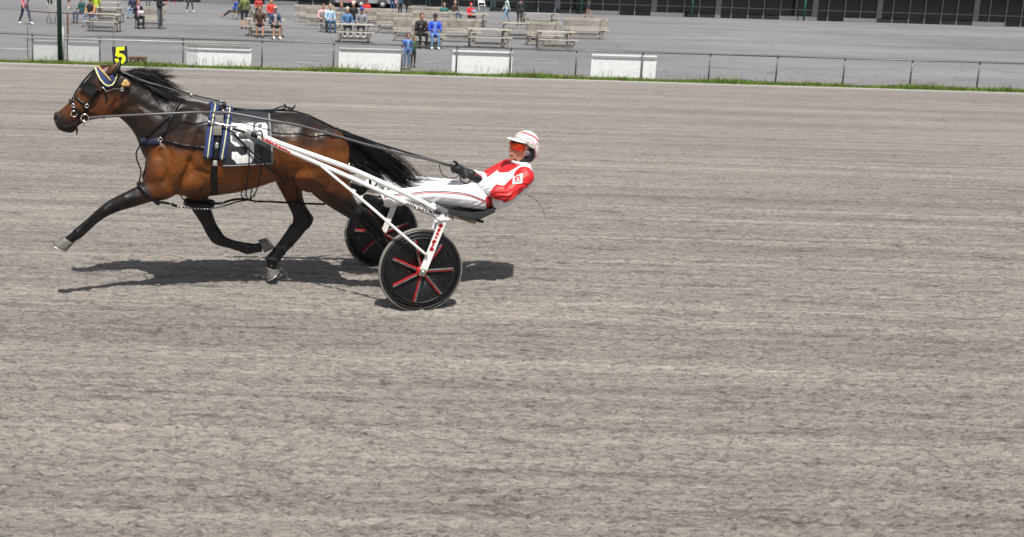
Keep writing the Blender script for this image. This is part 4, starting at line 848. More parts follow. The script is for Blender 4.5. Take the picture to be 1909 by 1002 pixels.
q.build('ear_plug', mat('tan_fleece', (.55, .33, .13), .9, bump=.4), br)
# head number plate
hp = fthing('head_number', 'square black head plate with fluorescent yellow numeral 5 above the horse ears', 'number plate', (L(224, 480, 0).x, 0, 0))
cor = [L(*p, .02) for p in ((208.5, 88), (237, 86.5), (239, 118), (211, 121))]; bk = [v - Vector((0, .008, 0)) for v in cor]
q = MB(); q.add(cor + bk, [(0, 1, 2, 3), (7, 6, 5, 4), (0, 4, 5, 1), (1, 5, 6, 2), (2, 6, 7, 3), (3, 7, 4, 0)]); q.build('plate', mat('plate_black', (.02, .024, .04), .5), hp, False)
def text_mesh(body):
    cu = bpy.data.curves.new('txt', 'FONT'); cu.body = body; cu.resolution_u = 3; cu.offset = .04; cu.space_character = 1.12; o = bpy.data.objects.new('txt', cu); COL.objects.link(o)
    dg = bpy.context.evaluated_depsgraph_get(); me = bpy.data.meshes.new_from_object(o.evaluated_get(dg)); bpy.data.objects.remove(o)
    V = np.array([tuple(v.co)[:2] for v in me.vertices]); Fs = [tuple(p.vertices) for p in me.polygons]; V -= V.min(0); return V / V[:, 1].max(), Fs
# bold numeral 5
bm = bmesh.new(); M_FLUO = mat('fluorescent_yellow', (.80, .95, .02), .6, var=.03)
def f5(pts): bm.faces.new([bm.verts.new(L(*Rz(*p), .0235) - Vector(OFF[hp.name])) for p in pts])
f5([(682, 92), (762, 86), (762, 120), (682, 126)]); f5([(682, 126), (714, 124), (708, 172), (676, 176)])
arc = [math.radians(a_) for a_ in np.linspace(215, 540, 26)]
for a0, a1 in zip(arc[:-1], arc[1:]): f5([(722 + 51 * math.cos(a0), 200 + 50 * math.sin(a0)), (722 + 51 * math.cos(a1), 200 + 50 * math.sin(a1)), (722 + 19 * math.cos(a1), 200 + 19 * math.sin(a1)), (722 + 19 * math.cos(a0), 200 + 19 * math.sin(a0))])
me = bpy.data.meshes.new('numeral'); bm.to_mesh(me); bm.free(); me.materials.append(M_FLUO); put(bpy.data.objects.new('numeral', me), hp)
q = MB(); q.tube([L(222, 118, .012), L(214, 126, .01)], .006, 6); q.build('clip', M_STEEL, hp)

# reins, overcheck, hobbles
rn = fthing('driving_reins', 'long flat grey and black reins running from the bit to the gloved hands', 'reins', (L(500, 510, 0).x, 0, 0))
def ribbon(par, name, pts, w, m, th=.003):
    P = [Vector(p) for p in smooth_pts(pts, 8)]; q = MB(); V = []
    for i, p in enumerate(P): V += [p + Vector((0, 0, w)), p - Vector((0, 0, w)), p - Vector((0, th, w)), p + Vector((0, -th, w))]
    n = len(P); Fs = [(4 * i + k, 4 * i + (k + 1) % 4, 4 * i + 4 + (k + 1) % 4, 4 * i + 4 + k) for i in range(n - 1) for k in range(4)]; q.add(V, Fs); return q.build(name, m, par)
ribbon(rn, 'near_rein', [(166, 220.5, .09), (178, 219, .11), (230, 216, .20), (280, 214, .26), (322, 212, .27), (365, 210, .27), (416, 210, .22)], .009, M_GREYL)
ribbon(rn, 'near_rein', [(416, 210, .22), (440, 213, .25), (503, 225, .30), (560, 234.5, .30), (618, 251, .26), (687, 271, .2), (745, 286, .14), (800, 298, .09), (838, 309, .07)], .010, M_GREYL)
ribbon(rn, 'far_rein', [(416, 201, -.16), (500, 208, -.25), (560, 218, -.28), (620, 240, -.2), (664, 256, -.14), (740, 279, -.08), (800, 297, -.03), (845, 310, -.02)], .009, M_LEATHER)
scord(rn, 'rein_end', [(838, 309, .07), (818, 303, .1), (822, 325, .1), (838, 333, .1), (850, 332, .1), (856, 326, .1)], .004, M_LEATHER)
scord(rn, 'hand_loop', [(858, 320, .12), (858, 336, .13), (866, 343, .13), (874, 342, .13), (878, 334, .13)], .006, M_LEATHER)
ck = fthing('overcheck', 'thin check rein running over the mane from poll to saddle hook', 'check rein', (L(320, 510, 0).x, 0, 0))
scord(ck, 'check_rein', [(220, 131, .03), (234, 137, .06), (262, 150, .09), (318, 166, .08), (356, 180, .05), (385, 188, .04), (414, 192, .03)], .006, M_GREYL)
scord(ck, 'check_rein', [(220, 131, -.02), (250, 142, -.02), (318, 163, -.02), (356, 177, -.02), (414, 190, -.01)], .006, M_LEATHER)
ring(ck, 'buckle', (357, 179), 3, .05, M_STEEL); ring(ck, 'hook', (412, 192), 3, .03, M_STEEL)
hobb = fthing('hobbles', 'black leg hobbles looped round the horse forearms with hanger straps', 'hobbles', HBASE)
def loop(par, name, A, B_, w, y, rad, m, wid=.014):
    a, c = L(*A, y), L(*B_, y); ctr = (a + c) / 2; h_ = (a - c) / 2; ax = h_.normalized().cross(Vector((0, 1, 0))); q = MB(); n = 28; V = []
    for k in range(n):
        t = 2 * math.pi * k / n; p = ctr + h_ * math.cos(t) + Vector((0, w, 0)) * math.sin(t); nn = (h_ * math.cos(t) / h_.length + Vector((0, 1, 0)) * math.sin(t)).normalized()
        V += [p + ax * wid, p - ax * wid, p - ax * wid + nn * .012, p + ax * wid + nn * .012]
    Fs = [(4 * k + j, 4 * k + (j + 1) % 4, 4 * ((k + 1) % n) + (j + 1) % 4, 4 * ((k + 1) % n) + j) for k in range(n) for j in range(4)]; q.add(V, Fs); return q.build(name, m, par)
loop(hobb, 'forearm_loop', (258, 342), (296, 379), .098, .155, .1, M_LEATHER); loop(hobb, 'forearm_loop', (345, 377), (398, 380), .095, -.14, .1, M_LEATHER, .022)
scord(hobb, 'hobble_strap', [(292, 377, .22), (305, 378, .2), (317, 380, .18), (330, 385, .16)], .011, M_LEATHER)
pts = [Vector(p) for p in smooth_pts([(330, 385, .16), (362, 389.5, .12), (391, 390, .1), (415, 385.5, .08), (440, 377, .06), (462, 373, .05)], 10)]
for i in range(0, len(pts) - 1):
    q = MB(); q.tube([pts[i], pts[i + 1]], .006, 6); q.build('rope_piece', M_LEATHER if i % 2 or i > 30 else M_NUM, hobb)
scord(hobb, 'hobble_strap', [(392, 380, -.1), (412, 380, -.08), (432, 373, -.02), (450, 371, .0), (465, 373, .03)], .010, M_LEATHER)
scord(hobb, 'hobble_strap', [(465, 373, .04), (476, 376, .04), (500, 376, 0), (530, 378, -.05), (570, 380, -.05), (606, 381, .0)], .009, M_LEATHER)
for pts in ([(465, 273, .34), (464, 310, .35), (461, 345, .30), (458, 362, .14), (462, 373, .06)], [(488, 275, .34), (487, 315, .34), (482, 345, .30), (475, 363, .14), (466, 373, .06)], [(470, 351, .1), (466, 373, .05)], [(451, 356, .05), (449, 365, .04), (456, 372, .04)], [(336, 364, -.02), (345, 376, -.06), (350, 382, -.07)]): scord(hobb, 'hanger_strap', pts, .0055, M_LEATHER)
for c_ in ((458, 364), (474, 365), (476, 376), (497, 376.5), (317, 380), (415, 380)): ring(hobb, 'buckle', c_, 2.6, .06 if c_[0] > 320 else .19, M_STEEL, .003)

# ================================================================== SULKY
sk = fthing('racing_sulky', 'white two wheeled racing sulky with black disc wheels behind the horse', 'sulky', (0, 0, 0))
M_SW = mat('white_enamel', (.82, .82, .81), .25, var=.03, spec=.6, coat=.3)
M_TYRE = mat('dusty_tyre', (.20, .19, .17), .9, var=.3, vscale=9, bump=.3); M_DISC = mat('black_disc', (.007, .007, .008), .36, var=.5, vscale=7, bump=.05, spec=.35); M_RED = mat('red_paint', (.50, .012, .018), .5, var=.45, vscale=30)
M_RIM = mat('black_rim', (.010, .010, .011), .45, .0, var=.4, vscale=12); M_RIDGE_HL = mat('ridge_highlight', (.13, .13, .13), .5, var=.6, vscale=25)  # spoke ridges are grey because their highlight is painted into the colour
M_ALU = mat('brushed_aluminium', (.42, .40, .36), .4, .7, var=.2); M_GREYJ = mat('grey_tape', (.10, .105, .115), .6, var=.3)
RW = .349
def wheel(y0, sgn, rot, lb):
    q = MB(); C_ = Vector((0, y0, RW)); d = lambda a, r, y=0: C_ + Vector((-math.cos(a) * r, y, math.sin(a) * r))
    def revolve(prof, n=64):
        V = [d(2 * math.pi * k / n, r, y) for k in range(n) for r, y in prof]; m_ = len(prof)
        return V, [(k * m_ + j, k * m_ + (j + 1) % m_, ((k + 1) % n) * m_ + (j + 1) % m_, ((k + 1) % n) * m_ + j) for k in range(n) for j in range(m_)]
    q.add(*revolve([(RW - .012 + .012 * math.cos(a), .017 * math.sin(a)) for a in np.linspace(0, 2 * math.pi, 11)[:-1]])); w = q.build('wheel', M_TYRE, sk, label=lb)
    q = MB(); q.add(*revolve([(RW - .016, .016), (RW - .026, .024), (RW - .040, .027), (RW - .040, -.027), (RW - .026, -.024), (RW - .016, -.016)])); q.build('rim', M_RIM, w)
    for s_ in (1, -1):
        q = MB(); q.add(*revolve([(RW - .038, .025 * s_), (.275, .022 * s_), (.03, .036 * s_), (.03, .030 * s_), (RW - .038, .016 * s_)])); q.build('disc', M_DISC, w)
        q = MB(); q.tube([d(a_, .266, .0245 * s_) for a_ in np.linspace(0, 2 * math.pi, 65)], .0065, 6); q.build('disc_ridge', M_RIM, w)
        for k in range(7):
            a = rot + R(2 + 51.43 * k); t = Vector((math.sin(a), 0, math.cos(a)))
            def bar_(r0, r1, o0, o1, y_, wd, nm, m_):
                V = []
                for r, yy in ((r0, .037), (r1, .026)):
                    p = d(a, r, (yy) * s_); V += [p + t * (o0 - wd), p + t * (o0 + wd), p + t * (o0 + wd * .6) + Vector((0, y_ * s_, 0)), p + t * (o0 - wd * .6) + Vector((0, y_ * s_, 0))]
                b_ = MB(); b_.add(V, [(0, 1, 5, 4), (1, 2, 6, 5), (2, 3, 7, 6), (3, 0, 4, 7), (3, 2, 1, 0), (4, 5, 6, 7)]); b_.build(nm, m_, w, False)
            bar_(.05, .262, .0065, 0, .016, .0065, 'ridge', M_RIDGE_HL); bar_(.045, .255, -.0055, 0, .013, .0045, 'red_stripe', M_RED)
        q = MB(); ax = [d(0, 0, (.03 + .012 * k) * s_) for k in range(3)]; q.tube(ax, [.05, .044, .03], 18); q.build('hub', M_RED, w); q = MB(); q.tube([d(0, 0, .04 * s_), d(0, 0, .085 * s_)], .018, 12); q.build('axle_nut', M_STEEL, w)
    # dirt flecks stuck to the disc
    g = np.random.default_rng(int(abs(y0) * 100) + int(sgn)); q = MB()
    for _ in range(110):
        a = g.uniform(0, 6.28); r = .28 * math.sqrt(g.uniform(.03, 1)) + .02; s_ = g.uniform(.0008, .0028); q.ball(d(a, r, (.037 - .012 * (r - .03) / .24) + .001), (s_ * 1.3, .0012, s_), 5, 3)
    q.build('mud_flecks', mat('mud_fleck', (.30, .28, .25), .9), w, kind='stuff')
    return w
wheel(TRK, 1, 0, 'near black disc wheel with red spoke stripes'); wheel(-TRK, -1, R(18), 'far black disc wheel half hidden by the horse leg')
def side(fn):                                            # build for the near side and mirrored for the far side
    for s_ in (1, -1): fn(s_)
Mr = lambda p, s_: Vector((p[0], p[1] * s_, p[2]))
def flat_bar(par, name, A, B_, w, th, m):
    A = Vector(A); B_ = Vector(B_); t = (B_ - A).normalized(); n_ = t.cross(Vector((0, 1, 0))).normalized(); y = Vector((0, th / 2, 0)); V = []
    for p in (A, B_): V += [p - n_ * w - y, p + n_ * w - y, p + n_ * w + y, p - n_ * w + y]
    q = MB(); q.add(V, [(0, 1, 5, 4), (1, 2, 6, 5), (2, 3, 7, 6), (3, 0, 4, 7), (3, 2, 1, 0), (4, 5, 6, 7)]); o = q.build(name, m, par, False)
    bv = o.modifiers.new('b', 'BEVEL'); bv.width = .004; bv.segments = 2; return o
YA = TRK + .055
def arms(s_):
    A = Mr(L(825, 414, YA), s_); B_ = Mr(L(789, 505, YA), s_); ar = flat_bar(sk, 'wheel_arm', A, B_, .030, .02, M_SW); flat_bar(sk, 'inner_arm', Mr((A.x, TRK - .055, A.z), 1 if s_ > 0 else 1) if s_ > 0 else Vector((A.x, -TRK + .055, A.z)), Vector((B_.x, (TRK - .055) * s_, B_.z)), .026, .016, M_SW)
    flat_bar(ar, 'dropout_plate', B_.lerp(A, .04) + Vector((0, .004 * s_, 0)), B_ + (B_ - A).normalized() * .045 + Vector((0, .004 * s_, 0)), .024, .026, M_ALU)
    q = MB(); T_ = A + (A - B_).normalized() * .012; q.tube([T_ + Vector((.03, .03 * s_, .012)), T_ + Vector((-.045, -.14 * s_, .0))], .02, 8); T2 = Vector((T_.x, 0, T_.z + .015))
    q.box(T_ - Vector((.048, .055, .002)) + Vector((0, -.02 * s_, 0)), T_ + Vector((.044, .035, .016)) + Vector((0, -.02 * s_, 0))); q.build('arm_cap', M_SW, sk, True)
    q = MB(); q.tube([Mr(L(821, 408, .64), s_), Mr(L(825, 402, .50), s_)], .017, 10); q.build('arch_joint', M_SW, sk)
side(arms)
# decoration on the near arm: flame like red lettering that cannot be read
def arm_px(u, v): px = 826.5 + (787 - 826.5) * u - v * math.cos(R(21)); py = 408 + (507 - 408) * u - v * math.sin(R(21)); return L(px, py, YA + .0115)
arm_marks = []
g = np.random.default_rng(5)
for u0, sz in ((.14, 4.6), (.21, 4.2), (.29, 3.6), (.35, 3.0), (.43, 4.4), (.50, 3.0), (.57, 4.8)):
    n = 11; ring_ = [(u0 + .036 * (sz / 4) * math.sin(2 * math.pi * k / n) * (1 + .45 * g.uniform(-1, 1)), sz * .85 * math.cos(2 * math.pi * k / n) * (1 + .4 * g.uniform(-1, 1)) - .3) for k in range(n)]
    V = [arm_px(u, v) for u, v in ring_] + [arm_px(u0, -.3)]; mk('painted_mark', V, [(k, (k + 1) % n, n) for k in range(n)], M_RED, sk, False)
    if sz > 4: V = [v_ + Vector((0, .0012, 0)) for v_ in [arm_px(u0 - .012, -1.2), arm_px(u0 - .004, 1.6), arm_px(u0 + .012, 1.0), arm_px(u0 + .006, -1.4)]]; mk('painted_mark', V, [(0, 1, 2, 3)], cm((.08, .01, .01)), sk, False)
# shafts
def shafts(s_):
    def tubeS(name, pts, r, m=M_SW, par=sk, n=12):
        q = MB(); q.tube([Mr(p, s_) for p in smooth_pts(pts, 6)], r, n); return q.build(name, m, par)
    up = tubeS('shaft', [(478, 249, .37), (520, 267.5, .385), (580, 288.5, .40), (650, 313, .42), (730, 349, .44), (780, 373, .45), (813, 391, .455)], .021)
    lo = tubeS('shaft', [(478, 253, .37), (520, 274.5, .385), (580, 299.5, .40), (650, 330, .42), (720, 362, .44), (770, 385.5, .45), (812, 402, .455)], .019)
    tubeS('stay', [(598, 309, .41), (650, 352, .55), (700, 394, .67), (735, 425, .72), (796, 477, .725)], .0115, n=10)
    tubeS('shaft_tip', [(457, 245.5, .365), (468, 250, .368)], .026, M_STEEL, up); tubeS('shaft_tip', [(466, 249, .368), (480, 254, .37)], .021, M_LEATHER, up); tubeS('hitch_arm', [(433, 240, .34), (460, 248, .36)], .012, M_LEATHER, up)
    tubeS('clamp', [(812, 388, .455), (831, 399, .455)], .037, M_GREYJ, sk); tubeS('clamp_bolt', [(832, 397, .46), (834, 404, .46)], .012, M_SW, sk)
    for pa, pb in (((690, 333, .43), (690, 345, .43)), ((722, 346, .44), (716, 360, .44))): tubeS('strut', [pa, pb], .012, M_LEATHER if pa[0] == 690 else M_SW, sk)
    q = MB(); c0 = Mr(L(676, 342, .40), s_); q.tube([c0, c0 + Vector((-.02, -.05 * s_, -.05)), c0 + Vector((-.10, -.06 * s_, -.06)), c0 + Vector((-.13, -.02 * s_, 0))], .009, 6); q.build('stirrup', M_LEATHER, sk)
side(shafts)
q = MB(); a = L(822, 397, .47); q.tube([Vector((a.x, .47 * k, a.z + .02 * (1 - k * k))) for k in np.linspace(1, -1, 15)], .022, 12); q.build('arch', M_SW, sk)
# dark strap binding at the shaft front and small red script
def on_shaft(u0, h_px, body, p0, p1, ylat, r, m, nm):
    V2, Fs = text_mesh(body); d = Vector((p1[0] - p0[0], p1[1] - p0[1])); Ln = d.length; d.normalize(); up_ = Vector((d.y, -d.x)); W_ = V2[:, 0].max(); V = []
    for x, y in V2:
        u = x / W_; t = (y - .5); px = p0[0] + d.x * Ln * u + up_.x * t * h_px; py = p0[1] + d.y * Ln * u + up_.y * t * h_px
        dist = abs(t) * h_px / 230; yl = ylat[0] + (ylat[1] - ylat[0]) * u; V.append(L(px, py, yl + math.sqrt(max(r * r - dist * dist, 0)) + .006))
    return mk(nm, V, Fs, m, sk, False)
on_shaft(0, 7.6, 'JASON BARTLETT', (756, 379), (809.5, 401.5), (.446, .4545), .021, cm((.045, .004, .007), .5), 'lettering')
for k in range(9):
    g = np.random.default_rng(40 + k); u = k / 8.5; px, py = 492 + 50 * u, 260.5 + 24.5 * u; n = 8
    V = [L(px + 3.0 * math.cos(2 * math.pi * j / n) * (1 + .5 * g.uniform(-1, 1)), py + .45 * 3 * math.cos(2 * math.pi * j / n) + 2.4 * math.sin(2 * math.pi * j / n) * (1 + .4 * g.uniform(-1, 1)), .377 + .012 * u + .0225) for j in range(n)]
    mk('painted_mark', V, [tuple(range(n))], M_RED, sk, False)
scord(sk, 'cable', [(478, 246, .40), (486, 243, .41), (490, 252, .41), (489, 259, .41)], .006, M_LEATHER); scord(sk, 'cable', [(777, 382, .46), (787, 379, .47), (793, 388, .47), (806, 396, .48)], .004, M_LEATHER)
for pts in ([(834, 400, .47), (842, 404, .47), (845, 411, .47)], [(833, 402, .46), (838, 405, .46), (846, 407, .46)], [(843, 398, .4), (845, 412, .4)]): scord(sk, 'cable', pts, .003, M_LEATHER)
# seat
prof = [(801, 377), (808, 379), (830, 389), (855, 395), (885, 398), (905, 396), (920, 388.5), (925, 389), (922, 397), (893, 410.5), (885, 411), (850, 403), (826, 397), (803, 384)]
V = []; n = len(prof); ys = (.215, .20, .12, 0, -.12, -.20, -.215)
for i, y in enumerate(ys):
    cxp, cyp = 862, 397; k = .93 if i in (0, 6) else 1
    for p in prof: c_ = L(cxp + (p[0] - cxp) * k, cyp + (p[1] - cyp) * (k if i not in (0, 6) else .75) + (4 if abs(y) < .05 and p[1] < 399 else 0), .2); V.append((c_.x, y, c_.z))
Fs = [(i * n + k, i * n + (k + 1) % n, (i + 1) * n + (k + 1) % n, (i + 1) * n + k) for i in range(len(ys) - 1) for k in range(n)] + [tuple(range(n)), tuple((len(ys) - 1) * n + k for k in range(n - 1, -1, -1))]
q = MB(); q.add(V, Fs); q.build('seat', mat('black_vinyl', (.028, .031, .034), .45, var=.25, bump=.2), sk, False)
def plate(name, P4, y0, y1, m):
    V = [Vector((L(*p, .15).x, y, L(*p, .15).z)) for y in (y1, y0) for p in P4]; q = MB(); q.add(V, [(0, 1, 2, 3), (7, 6, 5, 4), (0, 4, 5, 1), (1, 5, 6, 2), (2, 6, 7, 3), (3, 7, 4, 0)]); return q.build(name, m, sk, False)
plate('seat_plate', [(850, 402), (890, 413), (889, 420), (851, 408.5)], -.1, .12, mat('tan_wood', (.30, .25, .17), .7, var=.2)); plate('seat_bracket', [(832, 396), (850, 400), (850, 406), (834, 403)], -.3, .2, M_ALU); 
q = MB(); q.tube([L(888, 411, .1), L(901, 414, .1)], .012, 8); q.build('seat_knob', M_LEATHER, sk)

# ================================================================== DRIVER
dv = fthing('person', 'driver in red and white racing silks and white helmet leaning back on the sulky', 'person', (L(905, 555, 0).x, 0, 0))
b = MB(); segs = []
def cpd(a, c, ra, rb, k): b.cap(a, c, ra, rb, 14); segs.append((np.array(a), np.array(c), ra, rb, k))
def lft(st, k, n=18, p=2.2):
    b.loft(st, n, 4, p)
    for s0, s1 in zip(st[:-1], st[1:]): segs.append((np.array((s0[0] + s0[1]) / 2), np.array((s1[0] + s1[1]) / 2), max((s0[0] - s0[1]).length / 2, s0[2] * .8), max((s1[0] - s1[1]).length / 2, s1[2] * .8), k))
lft([S((886, 349), (912, 392), .16), S((897, 343), (930, 388), .175), S((914, 331), (952, 377), .18), S((932, 319), (975, 357), .19), S((948, 309), (989, 336), .185), S((958, 303), (989, 317), .13), S((960, 299), (986, 307), .075)], 0)
for s_ in (1, -1):
    m_ = lambda px, py, y: Mr(L(px, py, y), s_)
    cpd(m_(900, 371, .10), m_(862, 366, .13), .096, .094, 1); cpd(m_(862, 366, .13), m_(804, 361, .19), .094, .074, 1); cpd(m_(804, 361, .19), m_(760, 366, .25), .072, .070, 1); cpd(m_(760, 366, .25), m_(724, 371, .29), .070, .072, 1)
    cpd(m_(718, 373, .29), m_(704, 376, .30), .045, .045, 2); cpd(m_(704, 376, .30), m_(684, 370, .31), .042, .036, 2); cpd(m_(706, 382, .30), m_(698, 388, .30), .036, .03, 2)
cpd(L(976, 326, .18), L(978, 327, .20), .072, .075, 3); cpd(L(980, 330, .21), L(944, 362, .25), .074, .068, 3); cpd(L(944, 362, .25), L(925, 358, .21), .068, .062, 3); cpd(L(925, 358, .21), L(897, 341, .12), .056, .043, 4)
FS = Mr(L(978, 327, .20), -1); FE = Mr(L(940, 356, .26), -1); FWp = L(868, 322, -.05)
cpd(FS, FE, .072, .064, 3); cpd(FE, FWp, .06, .04, 4)
lft([S((957, 296), (974, 301), .045), S((953, 293), (982, 300), .052), S((952, 287), (992, 294), .060), S((953, 280), (999, 285), .069), S((955, 271), (1000, 274), .074), S((957, 263), (998, 262), .072), S((967, 254), (993, 253), .05)], 5)
cpd(L(978, 296, 0), L(974, 308, 0), .056, .062, 5)
b.loft([S((952, 272), (962, 272), .011), S((948.5, 277), (962, 277), .016), S((946.8, 280.5), (962, 281), .020), S((950, 283.5), (962, 284), .016)], 10, 3)     # nose
b.loft([S((950.5, 286), (960, 286), .020), S((949, 288), (960, 289), .026), S((950, 291.5), (960, 291.5), .024)], 10, 3)    # lips
b.ball(L(954.5, 295, 0), (.022, .026, .018), 10, 8)
DV, DF = remesh(b, .0065, 2)
cen = np.array([DV[list(f)].mean(0) for f in DF]); best = np.full(len(cen), 9e9); idx = np.zeros(len(cen), int)
for a, c, ra, rb, k in segs:
    d = c - a; L2 = d @ d; t = np.clip(((cen - a) @ d) / max(L2, 1e-9), 0, 1); q_ = np.linalg.norm(cen - (a + np.outer(t, d)), axis=1) / (ra + (rb - ra) * t); m_ = q_ < best; best[m_] = q_[m_]; idx[m_] = k
SP = sag(cen); PP = px_of(cen)
bandn = (seg_d(PP, (911, 372), (914, 394)) < 6.2) & (cen[:, 1] > -.2)
redfront = seg_d(SP, (956, 305), (893, 327)) < 6.5
waist = (seg_d(SP, (897, 352), (917, 390)) < 6.5)
idx[(idx == 0) & redfront & (cen[:, 1] < .10)] = 3; idx[((idx == 0) | (idx == 1)) & bandn] = 6; idx[(idx == 0) & (SP[:, 1] < 303.5)] = 4
idx[(idx == 3) & (cen[:, 1] > 0) & (seg_d(SP, (993, 316), (1000, 345)) < 3)] = 4
M_SILKW = mat('white_silk', (.80, .80, .82), .6, var=.05, bump=.35, bscale=22); M_SILKR = mat('red_silk', (.62, .018, .022), .5, var=.12, bump=.35, bscale=22); M_TROU = mat('white_trousers', (.80, .80, .82), .6, var=.05, bump=.35, bscale=12); M_DRED = mat('dark_red_band', (.33, .01, .015), .6, var=.2)
M_SKIN = mat('skin', (.52, .25, .17), .45, var=.15, vscale=30, bump=.2, bscale=120)
# cloth folds
DN = normals(DV, DF); fold = np.zeros(len(DV)); g = np.random.default_rng(11); SV = sag(DV)
def folds(cx_, cy_, ang, n, sp, amp, rad):
    u = (SV[:, 0] - cx_) * math.cos(ang) + (SV[:, 1] - cy_) * math.sin(ang); v = -(SV[:, 0] - cx_) * math.sin(ang) + (SV[:, 1] - cy_) * math.cos(ang)
    return amp * np.sin(u * 2 * math.pi / sp + .18 * v + 1.3 * np.sin(v * .21)) * np.exp(-((SV[:, 0] - cx_) ** 2 + (SV[:, 1] - cy_) ** 2) / rad ** 2)
for a_ in [(935, 362, .5, 3, 9, .009, 16), (915, 350, 1.0, 3, 8, .006, 14), (880, 378, .5, 3, 11, .003, 14), (795, 372, .9, 3, 13, .004, 14), (735, 378, .3, 3, 10, .004, 12), (960, 345, 1.2, 3, 10, .006, 16), (840, 380, 1.0, 3, 14, .003, 14), (895, 340, .8, 3, 6, .004, 9)]: fold += folds(*a_)
fm = np.zeros(len(DV), bool)
for f, k in zip(DF, idx):
    if k in (0, 1, 3, 4, 6): fm[list(f)] = True
DV = DV + DN * (fold * fm)[:, None]
mk('body', DV, DF, [M_SILKW, M_TROU, mat('black_riding_boot', (.013, .013, .014), .4), M_SILKR, M_SILKW, M_SKIN, M_DRED], dv, mids=idx)
BD_ = BVHTree.FromPolygons([tuple(v) for v in DV], DF)
def csm(P, k=5):
    P = np.array(P, float); T = np.linspace(0, len(P) - 1, (len(P) - 1) * k + 1); c = np.stack([np.interp(T, range(len(P)), P[:, j]) for j in (0, 1)], 1)
    for _ in range(8): c[1:-1] = (c[:-2] + 2 * c[1:-1] + c[2:]) / 4
    return [tuple(p) for p in c]
tp = [(716, 367), (736, 362.5), (769, 361), (803, 355.5), (837, 358), (870, 360.5), (891, 369), (905, 375)]; tp = csm(tp)
strap(dv, 'black_trouser_stripe', tp, 1.2, M_LEATHER, .003, .003, 3, BD_); strap(dv, 'red_trouser_stripe', [(p[0], p[1] + 2.4) for p in tp], 1.1, M_SILKR, .003, .003, 3, BD_)
strap(dv, 'sleeve_piping', [(968, 308), (950, 330), (925, 344)], 1.0, cm((.35, .33, .35)), .003, .003, 3, BD_)
dia = [(956.5, 331.5), (974.5, 323), (973.5, 342), (955.5, 344)]
decal(dv, 'diamond_badge', [dia], M_NUM, .004, .5, BD_)
Bm = [(960.5, 331), (967.5, 328.3), (970.5, 330.5), (969.5, 333.6), (971, 335.5), (969, 339.3), (960, 341)]; Bh = [(963.2, 332.2), (967, 330.8), (967.6, 332.6), (963.4, 334.2)]; Bh2 = [(963.3, 336), (968, 335), (967.8, 337.4), (963.2, 338.6)]
decal(dv, 'badge_letter', [Bm], M_SILKR, .0065, .35, BD_, (Bh, Bh2))
# mouth
strap(dv, 'mouth_line', [(949.6, 288.6), (953, 288.8), (957, 290)], 1.1, cm((.16, .05, .045), .5, 'skin'), .0015, .003, 1, BD_)
# collar
q = MB(); q.loft([S((953, 303), (989, 312), .085), S((954, 298.5), (989, 306), .080)], 20, 2); q.build('collar', M_SILKW, dv)
# hood and chin strap
q = MB(); q.loft([S((975, 267), (996, 270), .080), S((973, 280), (995, 288), .081), S((967, 291), (992, 299), .074), S((958, 299), (985, 303), .056)], 20, 3); q.build('chin_strap', mat('black_padding', (.016, .016, .018), .75, bump=.4), dv)
c_ = L(983.5, 286.5, .083); q = MB(); q.ball(c_, (.021, .007, .024), 14, 8); q.build('ear_pad', cm((.15, .12, .17)), dv)
# goggles
q = MB(); V = []; n = 22
for k in range(n + 1):
    a = math.pi * (k / n) - math.pi / 2
    for px, py in ((952.5, 265.5), (953.2, 272), (955.5, 278.8)):
        f = L(px, py, 0); bk = L(971.5, py + .5, 0); V.append(Vector((bk.x + (f.x - bk.x + .006) * math.cos(a) ** .7 if math.cos(a) > 1e-6 else bk.x, .083 * math.sin(a), f.z + (bk.z - f.z) * (1 - math.cos(a)))))
Fs = [(3 * k + j, 3 * k + 3 + j, 3 * k + 4 + j, 3 * k + 1 + j) for k in range(n) for j in range(2)]; q.add(V, Fs); gg = q.build('goggles', mat('mirror_orange_lens', (.72, .07, .012), .12, .55, var=.5, vscale=18), dv)
gg.modifiers.new('s', 'SOLIDIFY').thickness = .004
q = MB(); q.loft([S((953, 262), (1000, 263), .080), S((953, 265.5), (1000, 267), .081)], 22, 1); q.build('goggle_band', cm((.05, .05, .055)), dv)
# helmet
hc = L(980, 270, 0); top = L(980, 243.5, 0).z; rx, rz_ = .120, top - hc.z; q = MB(); q.ball(hc, (rx, .098, rz_), 72, 60)
edge = [(-99, 258), (953, 258), (974, 265), (981, 271.7), (990, 276), (993.5, 284), (994, 298), (1100, 298)]
for v in q.v:
    if v.z < hc.z:
        t_ = min((hc.z - v.z) / rz_, .9999); k_ = (1 - .16 * t_ ** 2.5) / math.sqrt(1 - t_ * t_) if t_ < .995 else .2; v.x = hc.x + (v.x - hc.x) * k_; v.y = v.y * k_
hv = np.array([tuple(v) for v in q.v]); hp2 = sag(hv); ez = np.interp(hp2[:, 0], [e[0] for e in edge], [e[1] for e in edge])
keep = [f for f in q.f if np.mean(hp2[list(f), 1] - ez[list(f)]) < 0]
helm = mk('helmet', q.v, keep, mat('helmet_white', (.80, .78, .77), .3, var=.05, coat=.4), dv); sd_ = helm.modifiers.new('s', 'SOLIDIFY'); sd_.thickness = .010; sd_.offset = -1
HBV = BVHTree.FromPolygons([tuple(v) for v in q.v], q.f); M_HRED = cm((.60, .05, .06), .35); M_HBLK = cm((.06, .03, .035), .35); M_HPNK = cm((.66, .30, .32), .35)
M_HRIM = cm((.03, .03, .03), .5)
